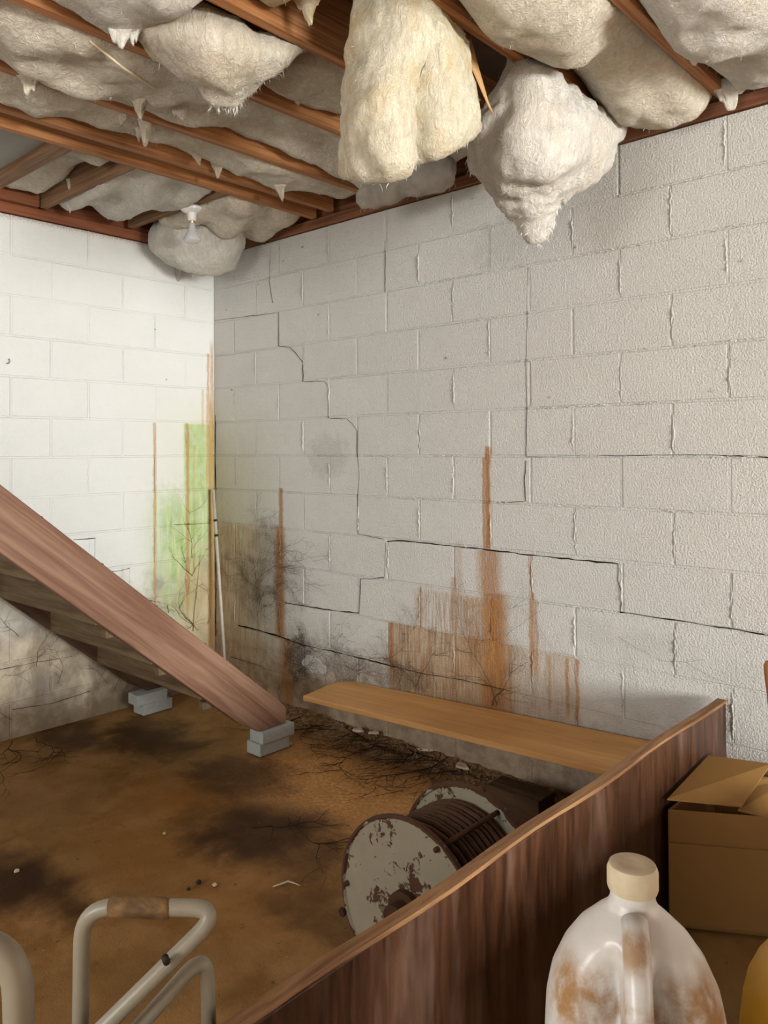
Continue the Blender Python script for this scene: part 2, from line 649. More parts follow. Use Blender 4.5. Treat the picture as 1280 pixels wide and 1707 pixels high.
def build_wall(side, parity, nblocks, mat, opened):
    """side 'r': face on y = 0, u = x; side 'l': face on x = 0, u = -y. Each block is a piece of the wall."""
    def W(u, v, n):                       # n: distance into the room
        return (u, -n, v) if side == 'r' else (n, -u, v)
    root = empty('wall_right' if side == 'r' else 'wall_left')
    struct(root)
    umax = nblocks * BL
    # solid core of the wall behind the facing
    far = 10.5 if side == 'r' else 5.5
    v = [W(u, z, n) for u in (-0.2, umax) for z in (-0.1, 2.609) for n in (-0.2, -0.030)]
    f = [(0, 1, 3, 2), (4, 6, 7, 5), (0, 4, 5, 1), (2, 3, 7, 6), (0, 2, 6, 4), (1, 5, 7, 3)]
    fix_normals(mesh_obj('wall_core', v, f, M['void'], root))
    v = [W(u, z, n) for u in (umax, far) for z in (-0.1, 2.609) for n in (-0.2, 0.0)]
    fix_normals(mesh_obj('wall_extension', v, f, M['outer'], root))
    cache = {}
    MV, MF = [], []

    def block_mesh(L):
        key = round(L, 4)
        if key in cache:
            return cache[key]
        a, b = JT / 2, L - JT / 2
        c0, c1 = JT / 2, BH - JT / 2
        bv, dep = 0.0032, 0.032
        vs = []
        for ins, n in ((bv, 0.0), (bv * 0.3, -bv * 0.35), (0.0, -bv * 1.3), (0.0, -dep)):
            vs += [W(a + ins, c0 + ins, n), W(b - ins, c0 + ins, n), W(b - ins, c1 - ins, n), W(a + ins, c1 - ins, n)]
        fs = [(0, 1, 2, 3)]
        for k in range(3):
            for i in range(4):
                fs.append((k * 4 + i, (k + 1) * 4 + i, (k + 1) * 4 + (i + 1) % 4, k * 4 + (i + 1) % 4))
        me = bpy.data.meshes.new('block')
        me.from_pydata(vs, [], fs)
        bm = bmesh.new()
        bm.from_mesh(me)
        bmesh.ops.recalc_face_normals(bm, faces=bm.faces)
        # outward side must look into the room
        bm.faces.ensure_lookup_table()
        want = Vector(W(0, 0, 1))
        if bm.faces[0].normal.dot(want) < 0:
            bmesh.ops.reverse_faces(bm, faces=bm.faces)
        bm.to_mesh(me)
        bm.free()
        me.materials.append(mat)
        cache[key] = me
        return me

    def strip(u0, u1, v0, v1, n):
        b = len(MV)
        for n_ in (n, -0.03):
            MV.extend([W(u0, v0, n_), W(u1, v0, n_), W(u1, v1, n_), W(u0, v1, n_)])
        MF.extend([(b, b + 1, b + 2, b + 3), (b, b + 4, b + 5, b + 1), (b + 1, b + 5, b + 6, b + 2), (b + 2, b + 6, b + 7, b + 3), (b + 3, b + 7, b + 4, b)])

    def bead(u0, v0, u1, v1, wid, hgt):
        """uneven ridge of squeezed-out mortar under the paint"""
        L = math.hypot(u1 - u0, v1 - v0)
        n = max(3, int(L / 0.006))
        du, dv = (u1 - u0) / L, (v1 - v0) / L
        b = len(MV)
        for i in range(n + 1):
            t = i / n
            cu, cv = u0 + (u1 - u0) * t, v0 + (v1 - v0) * t
            q = mn.noise(Vector((cu * 37, cv * 37, 3.1)))
            ww = wid * (0.75 + 0.8 * abs(mn.noise(Vector((cu * 60, cv * 60, 9.0)))))
            hh = min(0.0052, hgt * max(-0.2, 0.6 + 0.9 * mn.noise(Vector((cu * 45, cv * 45, 1.0))) + 0.9 * mn.noise(Vector((cu * 130, cv * 130, 5.0))))) * min(1, 6 * t, 6 * (1 - t))
            off = q * 0.006 + 0.003 * mn.noise(Vector((cu * 110, cv * 110, 7.0)))
            for a, hgt_ in ((-1, -0.004), (-0.45, hh), (0.45, hh), (1, -0.004)):
                MV.append(W(cu + (-dv) * (a * ww + off), cv + du * (a * ww + off), hgt_))
        for i in range(n):
            for a in range(3):
                k = b + i * 4 + a
                MF.append((k, k + 1, k + 5, k + 4))

    for k in range(-7, 6):
        z = Z0 + k * BH
        off = 0.0 if (k % 2 == 0) == parity else 0.5
        us = ([0.0] if off else []) + [(i + off) * BL for i in range(nblocks + 1)]
        us = [q for q in us if q <= umax + 1e-6]
        if us[-1] < umax - 1e-3:
            us.append(umax)
        strip(-0.03, JT / 2, z - JT / 2, z + BH - JT / 2, -0.0006)
        for i in range(len(us) - 1):
            a, b = us[i], us[i + 1]
            o = bpy.data.objects.new('block', block_mesh(b - a))
            COL.objects.link(o)
            o.parent = root
            lo = W(a, z, random.uniform(-0.0012, 0.0012))
            o.location = lo
            # bed joint under this block, head joint at its right end
            r = opened.get((k, round(a / BL, 2)))
            dpt = -random.choice((0.0006, 0.0008, 0.0012, 0.0018, 0.0028))
            g0 = r or 0.0
            strip(a, b, z - JT / 2, z + JT / 2 - g0, dpt if not g0 else -0.0015)
            hd = opened.get((k, round(b / BL, 2), 'h'), 0.0)
            strip(b - JT / 2, b + JT / 2 - hd, z + JT / 2, z + BH - JT / 2, -random.choice((0.0006, 0.001, 0.0016, 0.0026)))
            if side == 'r':
                if random.random() < 0.6:
                    s0, s1 = sorted((random.uniform(0.0, 0.5), random.uniform(0.5, 1.0)))
                    du = random.choice((-0.004, 0.003))
                    bead(b + du, z + 0.015 + s0 * 0.04, b + du, z + BH * (0.55 + 0.4 * s1), 0.0035, 0.0042)
                if random.random() < 0.45 and not r:
                    s0 = random.uniform(0, 0.4)
                    s1 = random.uniform(0.6, 1.0)
                    bead(a + (b - a) * s0, z, a + (b - a) * s1, z, 0.004, 0.0028)
            elif random.random() < 0.3:
                bead(b, z + 0.02, b, z + BH * 0.9, 0.003, 0.002)
    o = stuff(fix_normals(mesh_obj('mortar', MV, MF, mat, root)))
    return root, W


def jx(u):            # block-grid key
    return round(u, 2)


# open joints of the right wall: (course, block start in block lengths) -> width of the open slit
opened = {}
wall_right, WR = build_wall('r', True, 10, M['wall_r'], opened)
wall_left, WL = build_wall('l', False, 7, M['wall_l'], {})


def crack(parent, W, conv, px, widths):
    """open crack: a thin dark ribbon coloured as the shade inside it, following points read off the wall"""
    pts = []
    for i in range(len(px) - 1):
        a, b = conv(*px[i]), conv(*px[i + 1])
        L = math.hypot(b[0] - a[0], b[1] - a[1])
        n = max(1, int(L / 0.03))
        for k in range(n):
            t = k / n
            j = 0.0016
            pts.append((a[0] + (b[0] - a[0]) * t + random.uniform(-j, j), a[1] + (b[1] - a[1]) * t + random.uniform(-j, j)))
    pts.append(conv(*px[-1]))
    V, F = [], []
    n = len(pts)
    for i, (a, b) in enumerate(pts):
        p0, p1 = pts[max(0, i - 1)], pts[min(n - 1, i + 1)]
        du, dv = p1[0] - p0[0], p1[1] - p0[1]
        L = math.hypot(du, dv) or 1
        wd = widths * (0.75 + 0.9 * mn.noise(Vector((a * 9, b * 9, 2.0)))) * random.uniform(0.55, 1.1) * 0.5
        nu, nv = -dv / L * wd, du / L * wd
        V += [W(a + nu, b + nv, 0.0014), W(a - nu, b - nv, 0.0014), W(a + nu, b + nv, -0.006), W(a - nu, b - nv, -0.006)]
    for i in range(n - 1):
        k = i * 4
        F += [(k, k + 1, k + 5, k + 4), (k, k + 4, k + 6, k + 2), (k + 1, k + 3, k + 7, k + 5)]
    return fix_normals(mesh_obj('crack', V, F, M['void'], parent))


for px, wd in (([(358, 534), (464, 521), (464, 577), (483, 579), (492, 588), (505, 604), (505, 636), (541, 636), (547, 645), (547, 697), (578, 698), (588, 707), (595, 718), (595, 755)], 0.0030),
               ([(595, 755), (599, 790), (596, 830), (597, 890), (640, 899)], 0.0020),
               ([(640, 962), (625, 965), (601, 965)], 0.0042), ([(643, 905), (641, 962)], 0.0030), ([(601, 965), (599, 1022)], 0.0030),
               ([(598, 1022), (555, 1018), (475, 1005)], 0.0062),
               ([(645, 903), (662, 901), (700, 904), (760, 911), (812, 916), (880, 925), (1031, 940)], 0.0080),
               ([(1034, 1020), (1125, 1034), (1215, 1048), (1300, 1061)], 0.0052), ([(1031, 940), (1030, 968), (1036, 990), (1034, 1020)], 0.0022),
               ([(398, 1043), (430, 1050), (470, 1062), (500, 1074), (560, 1087), (660, 1112)], 0.0070),
               ([(385, 1095), (436, 1110)], 0.0035),
               ([(655, 1110), (700, 1122), (764, 1132), (850, 1152)], 0.0028),
               ([(878, 762), (960, 760), (1040, 760), (1120, 758), (1200, 759), (1300, 764)], 0.0028),
               ([(880, 445), (879, 520), (877, 605), (878, 680), (877, 762)], 0.0016),
               ([(877, 768), (874, 800), (876, 836), (822, 838)], 0.0030),
               ([(451, 410), (449, 470), (455, 505)], 0.0014), ([(642, 400), (642, 487)], 0.0013)):
    crack(wall_right, WR, wr, px, wd)
for px, wd in (([(122, 900), (135, 899), (158, 897)], 0.005), ([(158, 897), (158, 935)], 0.0018), ([(187, 953), (200, 951), (216, 947)], 0.0045),
               ([(216, 947), (216, 972)], 0.0015), ([(250, 1001), (267, 1004)], 0.005), ([(279, 1008), (281, 1022)], 0.006),
               ([(-20, 1120), (60, 1104), (120, 1094)], 0.004), ([(317, 873), (290, 875), (352, 872)], 0.0025), ([(20, 1183), (90, 1172), (150, 1152)], 0.003)):
    crack(wall_left, WL, wl, px, wd)

# remaining shell: wall behind the camera, end wall with the doorway, floor
wb = struct(empty('wall_back'))
box('wall_panel', -0.2, 1.8, -5.7, -5.5, -0.1, 2.9, M['outer'], wb)
box('wall_panel', 3.4, 10.7, -5.7, -5.5, -0.1, 2.9, M['outer'], wb)
box('wall_panel', 1.8, 3.4, -5.7, -5.5, -0.1, 1.3, M['outer'], wb)
box('wall_panel', 1.8, 3.4, -5.7, -5.5, 2.2, 2.9, M['outer'], wb)
we = struct(empty('wall_end'))
box('wall_panel', 10.5, 10.7, -1.0, 0.2, -0.1, 2.9, M['outer'], we)
box('wall_panel', 10.5, 10.7, -5.7, -3.5, -0.1, 2.9, M['outer'], we)
box('wall_panel', 10.5, 10.7, -3.5, -1.0, 2.35, 2.9, M['outer'], we)


def mat_floor():
    g = G('stained_concrete', 0.6, 0.18)
    p = g.pos()
    x, y, z = g.xyz(p)
    big = g.noise(p, 1.7, 5, 0.6, 0.4)
    med = g.noise(p, 6, 5, 0.65, 0.3)
    fin = g.noise(p, 60, 4, 0.6)
    grit = g.noise(p, 220, 2, 0.6)
    col = g.mix(g.sm(med, 0.3, 0.7), (0.22, 0.105, 0.028), (0.38, 0.205, 0.072))
    col = g.mix(g.mul(g.sm(big, 0.42, 0.66), 0.6), col, (0.24, 0.135, 0.045))

    def blob(px, py, rx, ry, amp, rough=1.6, rot=0.0):
        c_ = onz(px, py, 0)
        dx, dy = g.sub(x, c_.x), g.sub(y, c_.y)
        cr, sr = math.cos(rot), math.sin(rot)
        a = g.mul(g.add(g.mul(dx, cr), g.mul(dy, sr)), 1 / rx)
        b = g.mul(g.sub(g.mul(dy, cr), g.mul(dx, sr)), 1 / ry)
        r2 = g.add(g.mul(a, a), g.mul(b, b))
        return g.mul(g.sm(g.add(r2, g.add(g.mul(g.sub(med, 0.5), rough * 1.6), g.mul(g.sub(big, 0.5), 1.2))), 1.7, -0.1), amp)
    # lighter orange-tan concrete by the right wall
    tan = maxall(g, [blob(540, 1300, 0.55, 0.34, 0.95), blob(640, 1320, 0.6, 0.28, 0.9), blob(480, 1260, 0.3, 0.2, 0.7), blob(560, 1400, 0.3, 0.3, 0.4)])
    tan = g.mul(tan, g.sm(fin, 0.3, 0.6, 0.6, 1.0))
    col = g.mix(tan, col, g.mix(g.sm(fin, 0.35, 0.65), (0.52, 0.245, 0.075), (0.66, 0.355, 0.14)))
    ora = maxall(g, [blob(300, 1330, 0.3, 0.2, 0.7), blob(240, 1420, 0.35, 0.2, 0.45), blob(430, 1500, 0.3, 0.25, 0.35)])
    col = g.mix(ora, col, (0.29, 0.125, 0.025))
    wet_shade = maxall(g, [blob(430, 1385, 0.34, 0.24, 0.93, 1.3, 0.3), blob(500, 1420, 0.25, 0.16, 0.7), blob(20, 1465, 0.24, 0.16, 0.97, 1.2), blob(85, 1490, 0.2, 0.1, 0.85), blob(400, 1290, 0.30, 0.22, 0.8), blob(100, 1215, 0.5, 0.16, 0.8),
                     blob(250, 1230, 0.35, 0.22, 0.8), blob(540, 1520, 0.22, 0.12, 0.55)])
    col = g.mix(wet_shade, col, (0.042, 0.016, 0.005))  # wet stains, plus stair shade painted onto the floor
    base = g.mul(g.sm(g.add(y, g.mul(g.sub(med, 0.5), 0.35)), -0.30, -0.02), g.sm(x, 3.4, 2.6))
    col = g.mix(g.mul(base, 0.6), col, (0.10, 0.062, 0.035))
    speck = g.sm(g.voronoi(p, 16.0), 0.055, 0.03)
    col = g.mix(g.mul(speck, 0.55), col, (0.5, 0.42, 0.32))
    dk = g.sm(g.noise(p, 26, 4, 0.7), 0.62, 0.72)
    col = g.mix(g.mul(dk, 0.6), col, (0.03, 0.016, 0.008))
    rough = g.sm(wet_shade, 0.0, 1.0, 0.66, 0.55)
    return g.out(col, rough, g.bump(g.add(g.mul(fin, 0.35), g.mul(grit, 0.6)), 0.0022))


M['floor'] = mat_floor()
FV, FF = [], []
NX, NY = 90, 64
for j in range(NY + 1):
    for i in range(NX + 1):
        x, y = -0.2 + 10.9 * i / NX, -5.7 + 5.9 * j / NY
        FV.append((x, y, 0.006 * mn.noise(Vector((x * 1.3, y * 1.3, 0))) - 0.003))
for j in range(NY):
    for i in range(NX):
        a = j * (NX + 1) + i
        FF.append((a, a + 1, a + NX + 2, a + NX + 1))
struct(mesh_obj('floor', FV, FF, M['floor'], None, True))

# ------------------------------------------------------------------ ceiling: subfloor, joists, plates
M['joist'] = wood('fir_joist', (0.50, 0.235, 0.095), (0.27, 0.105, 0.036), 'y', 60, 0.03, 0.7, 0.35, (0.06, 0.03, 0.018))
M['joistx'] = wood('fir_blocking', (0.30, 0.17, 0.09), (0.16, 0.08, 0.04), 'x', 60, 0.03, 0.75, 0.35, (0.05, 0.03, 0.018))
M['sill_y'] = wood('redwood_sill_left', (0.30, 0.11, 0.05), (0.18, 0.06, 0.028), 'y', 50, 0.04, 0.8, 0.4, (0.05, 0.025, 0.015))
M['sill_x'] = wood('redwood_sill_right', (0.26, 0.11, 0.05), (0.14, 0.05, 0.025), 'x', 50, 0.04, 0.8, 0.5, (0.05, 0.03, 0.02))
M['subfloor'] = plain('dark_subfloor', (0.10, 0.065, 0.045), 0.9, 0.1, 0.3, 12)
M['panel'] = plain('grey_ceiling_panel', (0.30, 0.285, 0.25), 0.85, 0.15, 0.15, 7)

ceil = struct(empty('ceiling'))
JB, JTOP = 2.66, 2.895
box('subfloor', -0.2, 10.7, -5.7, 0.2, JTOP, JTOP + 0.03, M['subfloor'], ceil)


def joist(xr, y0, y1, wd=0.04, zb=JB):
    o = box('joist', -wd / 2, wd / 2, 0, y1 - y0, 0, JTOP - zb, M['joist'], ceil, 0.002, 1)
    o.location = (xr - wd / 2, y0, zb)
    return o


for i, xr in enumerate((1.095, 1.415, 1.845, 2.25, 2.682, 3.07, 3.476, 3.88, 4.29, 4.7, 5.1, 5.5, 5.9, 6.3, 6.7, 7.1, 7.5, 7.9, 8.3, 8.7, 9.1, 9.5, 9.9, 10.3)):
    joist(xr, -5.45, -0.04)
joist(0.965, -5.45, -0.04, 0.038, 2.648)                       # doubled member beside the stair bay


def blocking(x0, x1, y, zb=JB, h=None, wd=0.038):
    o = box('blocking', 0, x1 - x0, -wd / 2, wd / 2, 0, (h or JTOP - zb), M['joistx'], ceil, 0.002, 1)
    o.location = (x0, y, zb)
    return o


for y in (-1.40, -1.365, -1.075, -0.585):
    blocking(0.04, 0.925, y)
blocking(1.848, 2.208, -1.21, 2.68)
blocking(2.255, 2.64, -1.50, 2.70)
box('ceiling_panel', 0.0, 0.925, -3.2, -1.42, 2.695, 2.71, M['panel'], ceil)
# sill plates on the wall tops, rim joists behind
box('sill_plate', 0.0, 10.5, -0.012, 0.14, 2.609, JB, M['sill_x'], ceil, 0.003, 1)
box('rim_joist', 0.0, 10.5, 0.02, 0.06, JB, JTOP, M['sill_x'], ceil, 0.002, 1)
box('sill_plate', -0.14, 0.014, -5.5, 0.0, 2.609, JB, M['sill_y'], ceil, 0.003, 1)
box('rim_joist', -0.05, -0.012, -5.5, 0.0, JB, JTOP, M['sill_y'], ceil, 0.002, 1)
box('sill_pad', -0.01, 0.055, -1.62, -1.10, JB - 0.001, JB + 0.075, M['sill_y'], ceil, 0.003, 1)


# ------------------------------------------------------------------ insulation
def mat_fluff(name, lo, hi, yellow, yel_amt, fine=1.0):
    g = G(name, 0.95, 0.05)
    p = g.pos()
    a = g.noise(p, 7, 5, 0.6, 0.3)
    b = g.noise(g.scale(p, (1, 1, 0.45)), 40, 6, 0.68, 1.2)
    c_ = g.noise(p, 130, 4, 0.7, 0.8)
    col = g.mix(g.sm(b, 0.3, 0.7), lo, hi)
    col = g.mix(g.mul(g.sm(a, 0.46, 0.72), yel_amt), col, yellow)
    return g.out(col, None, g.bump(g.add(g.mul(b, 1.4), g.mul(c_, 0.75)), 0.008 * fine))


M['fluff'] = mat_fluff('aged_fibreglass', (0.55, 0.48, 0.38), (0.72, 0.66, 0.56), (0.56, 0.43, 0.26), 0.35)
M['fluff_w'] = mat_fluff('white_fibreglass', (0.60, 0.56, 0.49), (0.74, 0.705, 0.65), (0.62, 0.50, 0.33), 0.25)
M['fluff_y'] = mat_fluff('yellowed_fibreglass', (0.60, 0.53, 0.39), (0.76, 0.70, 0.56), (0.56, 0.40, 0.16), 0.65)
M['fibre'] = plain('loose_glass_fibre', (0.86, 0.83, 0.77), 0.9, 0.1, 0.05)


def lump(p, seed, big=0.03, mid=0.012, fin=0.004):
    q = Vector((p.x, p.y, p.z))
    o = Vector((seed * 3.1, seed * 1.7, seed * 0.3))
    return (mn.noise(q * 5.5 + o) * big + mn.noise(q * 16 + o) * mid + mn.noise(q * 43 + o) * fin + abs(mn.noise(q * 90 + o)) * fin * 0.6)


def fibres(parent, pts_dirs, n, lmin, lmax, rad=0.00028, bias=(0, 0, -0.6)):
    """loose glass fibres standing off a surface: thin bent blades"""
    V, F = [], []
    for _ in range(n):
        p, d_ = random.choice(pts_dirs)
        p, d_ = Vector(p), Vector(d_)
        L = random.uniform(lmin, lmax)
        d0 = (d_ * random.uniform(0.2, 1.0) + Vector((random.gauss(0, 0.7), random.gauss(0, 0.7), random.gauss(0, 0.7))) + Vector(bias) * 0.5).normalized()
        d1 = (d0 + Vector(bias) * random.uniform(0.2, 1.0) + Vector((random.gauss(0, 0.5), random.gauss(0, 0.5), random.gauss(0, 0.4)))).normalized()
        s = d0.cross(Vector((random.gauss(0, 1), random.gauss(0, 1), random.gauss(0, 1)))).normalized() * rad * random.uniform(0.6, 1.6)
        b = len(V)
        a0, a1, a2 = p - d0 * 0.004, p + d0 * L * 0.5, p + d0 * L * 0.5 + d1 * L * 0.5
        V += [a0 - s, a0 + s, a1 - s * 0.8, a1 + s * 0.8, a2]
        F += [(b, b + 1, b + 3, b + 2), (b + 2, b + 3, b + 4)]
    return stuff(mesh_obj('loose_fibres', V, F, M['fibre'], parent))


def tuft(parent, p, d_, L, r, mat, seed, flat=1.0):
    """torn hanging tuft: a small ragged sheet pulled out of the batt, its lower edge in tatters"""
    p, d_ = Vector(p) + Vector((0, 0, 0.035)), Vector(d_).normalized()
    L = L * 0.72 + 0.035
    rs = random.Random(int(seed * 1000))
    s = (Vector((0.742, 0.67, 0)) + Vector((rs.uniform(-0.4, 0.4), rs.uniform(-0.4, 0.4), 0))).normalized()
    q = s.cross(d_).normalized()
    nu, nv = 18, 16
    V, F = [], []
    fr, bk = {}, {}
    for i in range(nu + 1):
        a = i / nu * 2 - 1
        tat = 0.45 + 0.75 * mn.noise(Vector((a * 2.6 + seed, seed * 2.0, 0))) + 0.3 * mn.noise(Vector((a * 9 + seed, 1, 0)))
        lc = L * max(0.5, min(1.0, (1 - abs(a) ** 1.6) * 0.75 + 0.25 + 0.6 * (tat - 0.45)))
        for j in range(nv + 1):
            t = j / nv
            w_ = r * 1.6 * (1 - 0.5 * t ** 0.9)
            e = math.sqrt(max(0.0, (1 - a ** 4) * (1 - t ** 5)))
            c_ = p + s * (a * w_ + 0.25 * r * mn.noise(Vector((seed, t * 2.5, 4)))) + d_ * (lc * t)
            c_ += s * (lump(c_, seed, 0.01, 0.006, 0.003)) + q * lump(c_, seed + 3, 0.014, 0.007, 0.003)
            th = 0.38 * r * e * (1 - 0.5 * t)
            fr[i, j] = len(V)
            V.append(c_ - q * th)
            if i in (0, nu) or j in (0, nv):
                bk[i, j] = fr[i, j]
            else:
                bk[i, j] = len(V)
                V.append(c_ + q * th)
    for i in range(nu):
        for j in range(nv):
            F.append((fr[i, j], fr[i + 1, j], fr[i + 1, j + 1], fr[i, j + 1]))
            k = (bk[i, j], bk[i, j + 1], bk[i + 1, j + 1], bk[i + 1, j])
            F.append(k)
    return fix_normals(mesh_obj('tuft', V, F, mat, parent, True))


def bay_batt(label, x0, x1, y0, y1, zb, mat, seed, tufts=(), amp=1.0, nf=500, group='insulation batts lying between the joists'):
    """batt lying in a bay; zb(s, t) gives the sagging underside for s across and t along (0..1)"""
    root = empty('insulation_batt', ((x0 + x1) / 2, (y0 + y1) / 2, 2.7))
    tag(root, label, 'insulation', group)
    nx, ny = max(10, int((x1 - x0) / 0.022)), max(10, int((y1 - y0) / 0.022))
    ox, oy, oz = root.location
    V, F, edge = [], [], []
    idx = {}
    for j in range(ny + 1):
        for i in range(nx + 1):
            s, t = i / nx, j / ny
            x, y = x0 + (x1 - x0) * s, y0 + (y1 - y0) * t
            e = min(1.0, min(s, 1 - s) * nx / 3.0, min(t, 1 - t) * ny / 3.0)
            z = zb(s, t)
            z = z + (1 - math.sqrt(max(0, e))) * 0.035
            P = Vector((x, y, z))
            l = lump(P, seed, 0.042 * amp, 0.012 * amp, 0.003)
            P.z -= l * (0.35 + 0.65 * e)
            P.x += lump(P + Vector((3, 0, 0)), seed, 0.02, 0.010, 0.004) * (0.6 if e > 0.5 else 0.35)
            P.y += lump(P + Vector((0, 5, 0)), seed, 0.02, 0.012, 0.004)
            idx[i, j] = len(V)
            V.append((P.x - ox, P.y - oy, P.z - oz))
            edge.append((P, Vector((0, 0, -1))))
    for j in range(ny):
        for i in range(nx):
            F.append((idx[i, j], idx[i, j + 1], idx[i + 1, j + 1], idx[i + 1, j]))
    # sides up to the subfloor and the top
    rim = [idx[i, 0] for i in range(nx + 1)] + [idx[nx, j] for j in range(1, ny + 1)] + [idx[i, ny] for i in range(nx - 1, -1, -1)] + [idx[0, j] for j in range(ny - 1, 0, -1)]
    b = len(V)
    for k in rim:
        v = V[k]
        V.append((v[0], v[1], 2.875 - oz))
    n = len(rim)
    for k in range(n):
        F.append((rim[k], rim[(k + 1) % n], b + (k + 1) % n, b + k))
    F.append(tuple(b + k for k in range(n)))
    o = fix_normals(mesh_obj('batt', V, F, mat, root, True))
    lst = [(Vector(v) - Vector((ox, oy, oz)), d_) for v, d_ in edge]
    fo = fibres(root, lst, nf // 2, 0.006, 0.02)
    for k, tf in enumerate(tufts):
        p, L, r = tf[0], tf[1], tf[2]
        d_ = tf[3] if len(tf) > 3 else (0, 0, -1)
        q = Vector(p) - Vector((ox, oy, oz))
        tuft(root, q, d_, L, r, mat, seed + k * 1.3)
    return root


def cr(p0, p1, p2, p3, t):
    return 0.5 * ((2 * p1) + (p2 - p0) * t + (2 * p0 - 5 * p1 + 4 * p2 - p3) * t * t + (3 * p1 - p0 - 3 * p2 + p3) * t ** 3)


def interp(row, t):
    n = len(row) - 1
    x = min(max(t, 0), 1) * n
    i = min(int(x), n - 1)
    f = x - i
    g_ = lambda k: row[min(max(k, 0), n)]
    return cr(g_(i - 1), g_(i), g_(i + 1), g_(i + 2), f)


def hanging(label, ctrl, thick, mat, seed, res=0.014, amp=1.0, nf=1200, fringe=200, group=None, rag=0.0, pow_=0.5):
    """a hanging piece of batt: a thick torn sheet over a net of control points (rows run downwards)"""
    ctrl = [[Vector(p) for p in row] for row in ctrl]
    nu = max(12, int(max(sum((r[i + 1] - r[i]).length for i in range(len(r) - 1)) for r in ctrl) / res))
    nv = max(12, int(sum((ctrl[i + 1][len(ctrl[0]) // 2] - ctrl[i][len(ctrl[0]) // 2]).length for i in range(len(ctrl) - 1)) / res))
    mid = [[None] * (nu + 1) for _ in range(nv + 1)]
    for j in range(nv + 1):
        for i in range(nu + 1):
            mid[j][i] = interp([interp(r, i / nu) for r in ctrl], j / nv)
    root = empty('hanging_insulation', tuple(mid[nv // 2][nu // 2]))
    tag(root, label, 'insulation', group)
    o0 = Vector(root.location)
    V, F, sur, low = [], [], [], []
    front, back = {}, {}
    for j in range(nv + 1):
        for i in range(nu + 1):
            a = mid[j][min(i + 1, nu)] - mid[j][max(i - 1, 0)]
            b = mid[min(j + 1, nv)][i] - mid[max(j - 1, 0)][i]
            n = a.cross(b)
            n = n.normalized() if n.length > 1e-9 else Vector((0, -1, 0))
            if n.dot(CAM - mid[j][i]) < 0:
                n = -n
            eu = 1 - abs(2 * i / nu - 1) ** 4
            ev = 1 - abs(2 * j / nv - 1) ** 4
            e = max(0.0, eu * ev) ** pow_
            p = mid[j][i].copy()
            p += Vector((lump(p + Vector((7, 1, 2)), seed, 0.02, 0.014, 0.008), lump(p + Vector((1, 9, 2)), seed, 0.02, 0.014, 0.008), lump(p + Vector((1, 1, 6)), seed, 0.02 + rag, 0.014 + rag, 0.009))) * amp * 0.8
            pf = p + n * (thick * 0.5 * e)
            pf += n * lump(pf, seed, 0.030, 0.009, 0.0025) * amp * (0.3 + 0.7 * e)
            front[i, j] = len(V)
            V.append(pf - o0)
            sur.append((pf - o0, n))
            if j > nv * 0.85 or (j > nv * 0.4 and (i < nu * 0.06 or i > nu * 0.94)):
                low.append((pf - o0, n * 0.3 + Vector((0, 0, -1))))
            if i in (0, nu) or j in (0, nv):
                back[i, j] = front[i, j]
            else:
                back[i, j] = len(V)
                V.append(p - n * (thick * 0.5 * e) - o0)
    for j in range(nv):
        for i in range(nu):
            F.append((front[i, j], front[i + 1, j], front[i + 1, j + 1], front[i, j + 1]))
            q = (back[i, j], back[i, j + 1], back[i + 1, j + 1], back[i + 1, j])
            if len(set(q)) >= 3:
                F.append(q)
    fix_normals(mesh_obj('batt', V, F, mat, root, True))
    fibres(root, sur, nf // 2, 0.004, 0.014)
    if fringe:
        V2, F2 = [], []
        o = fibres(root, low, fringe // 2, 0.010, 0.035, 0.0006, (0, 0, -1.4))
        o.name = 'frayed_edge'
    return root, mid, o0


def lp(dx, dy, dz):
    return Vector((dx, dy, dz))


# batts lying in the bays, from the left wall towards the right
bay_batt('small insulation batt between the two short joists at far upper left', 0.06, 0.915, -1.345, -1.10, lambda s, t: 2.725 - 0.03 * math.sin(s * 9), M['fluff'], 1.0,
         [(onz(160, 300, 2.70), 0.05, 0.02), (onz(120, 310, 2.70), 0.05, 0.022)], nf=250)
bay_batt('layered insulation batt above the left wall, left of the light bulb', 0.06, 0.915, -1.05, -0.61, lambda s, t: 2.69 - 0.05 * math.sin(s * 3.1) - 0.03 * math.sin(t * 11 + s * 4), M['fluff_w'], 2.0,
         [(onz(118, 333, 2.68), 0.09, 0.028, (-0.2, 0, -1)), (onz(192, 352, 2.68), 0.10, 0.035), (onz(205, 350, 2.68), 0.07, 0.02)], nf=350)
bay_batt('billowing insulation batt right of the light bulb', 0.26, 0.915, -0.56, -0.06, lambda s, t: 2.66 - 0.06 * math.sin(s * 3.1) - 0.025 * math.sin(t * 12 + s * 5), M['fluff'], 3.0,
         [(onz(478, 355, 2.66), 0.05, 0.02), (onz(435, 380, 2.66), 0.05, 0.02)], nf=350)
bay_batt('narrow insulation batt beside the doubled joist', 1.10, 1.372, -3.0, -0.06, lambda s, t: 2.678 - 0.02 * math.sin(t * 17) - 0.02 * s, M['fluff'], 4.0,
         [(onz(240, 205, 2.68), 0.13, 0.05), (onz(243, 215, 2.64), 0.10, 0.022), (onz(205, 190, 2.68), 0.06, 0.03), (onz(330, 262, 2.67), 0.05, 0.025), (onz(362, 278, 2.67), 0.07, 0.03), (onz(468, 300, 2.67), 0.14, 0.04)], nf=700)
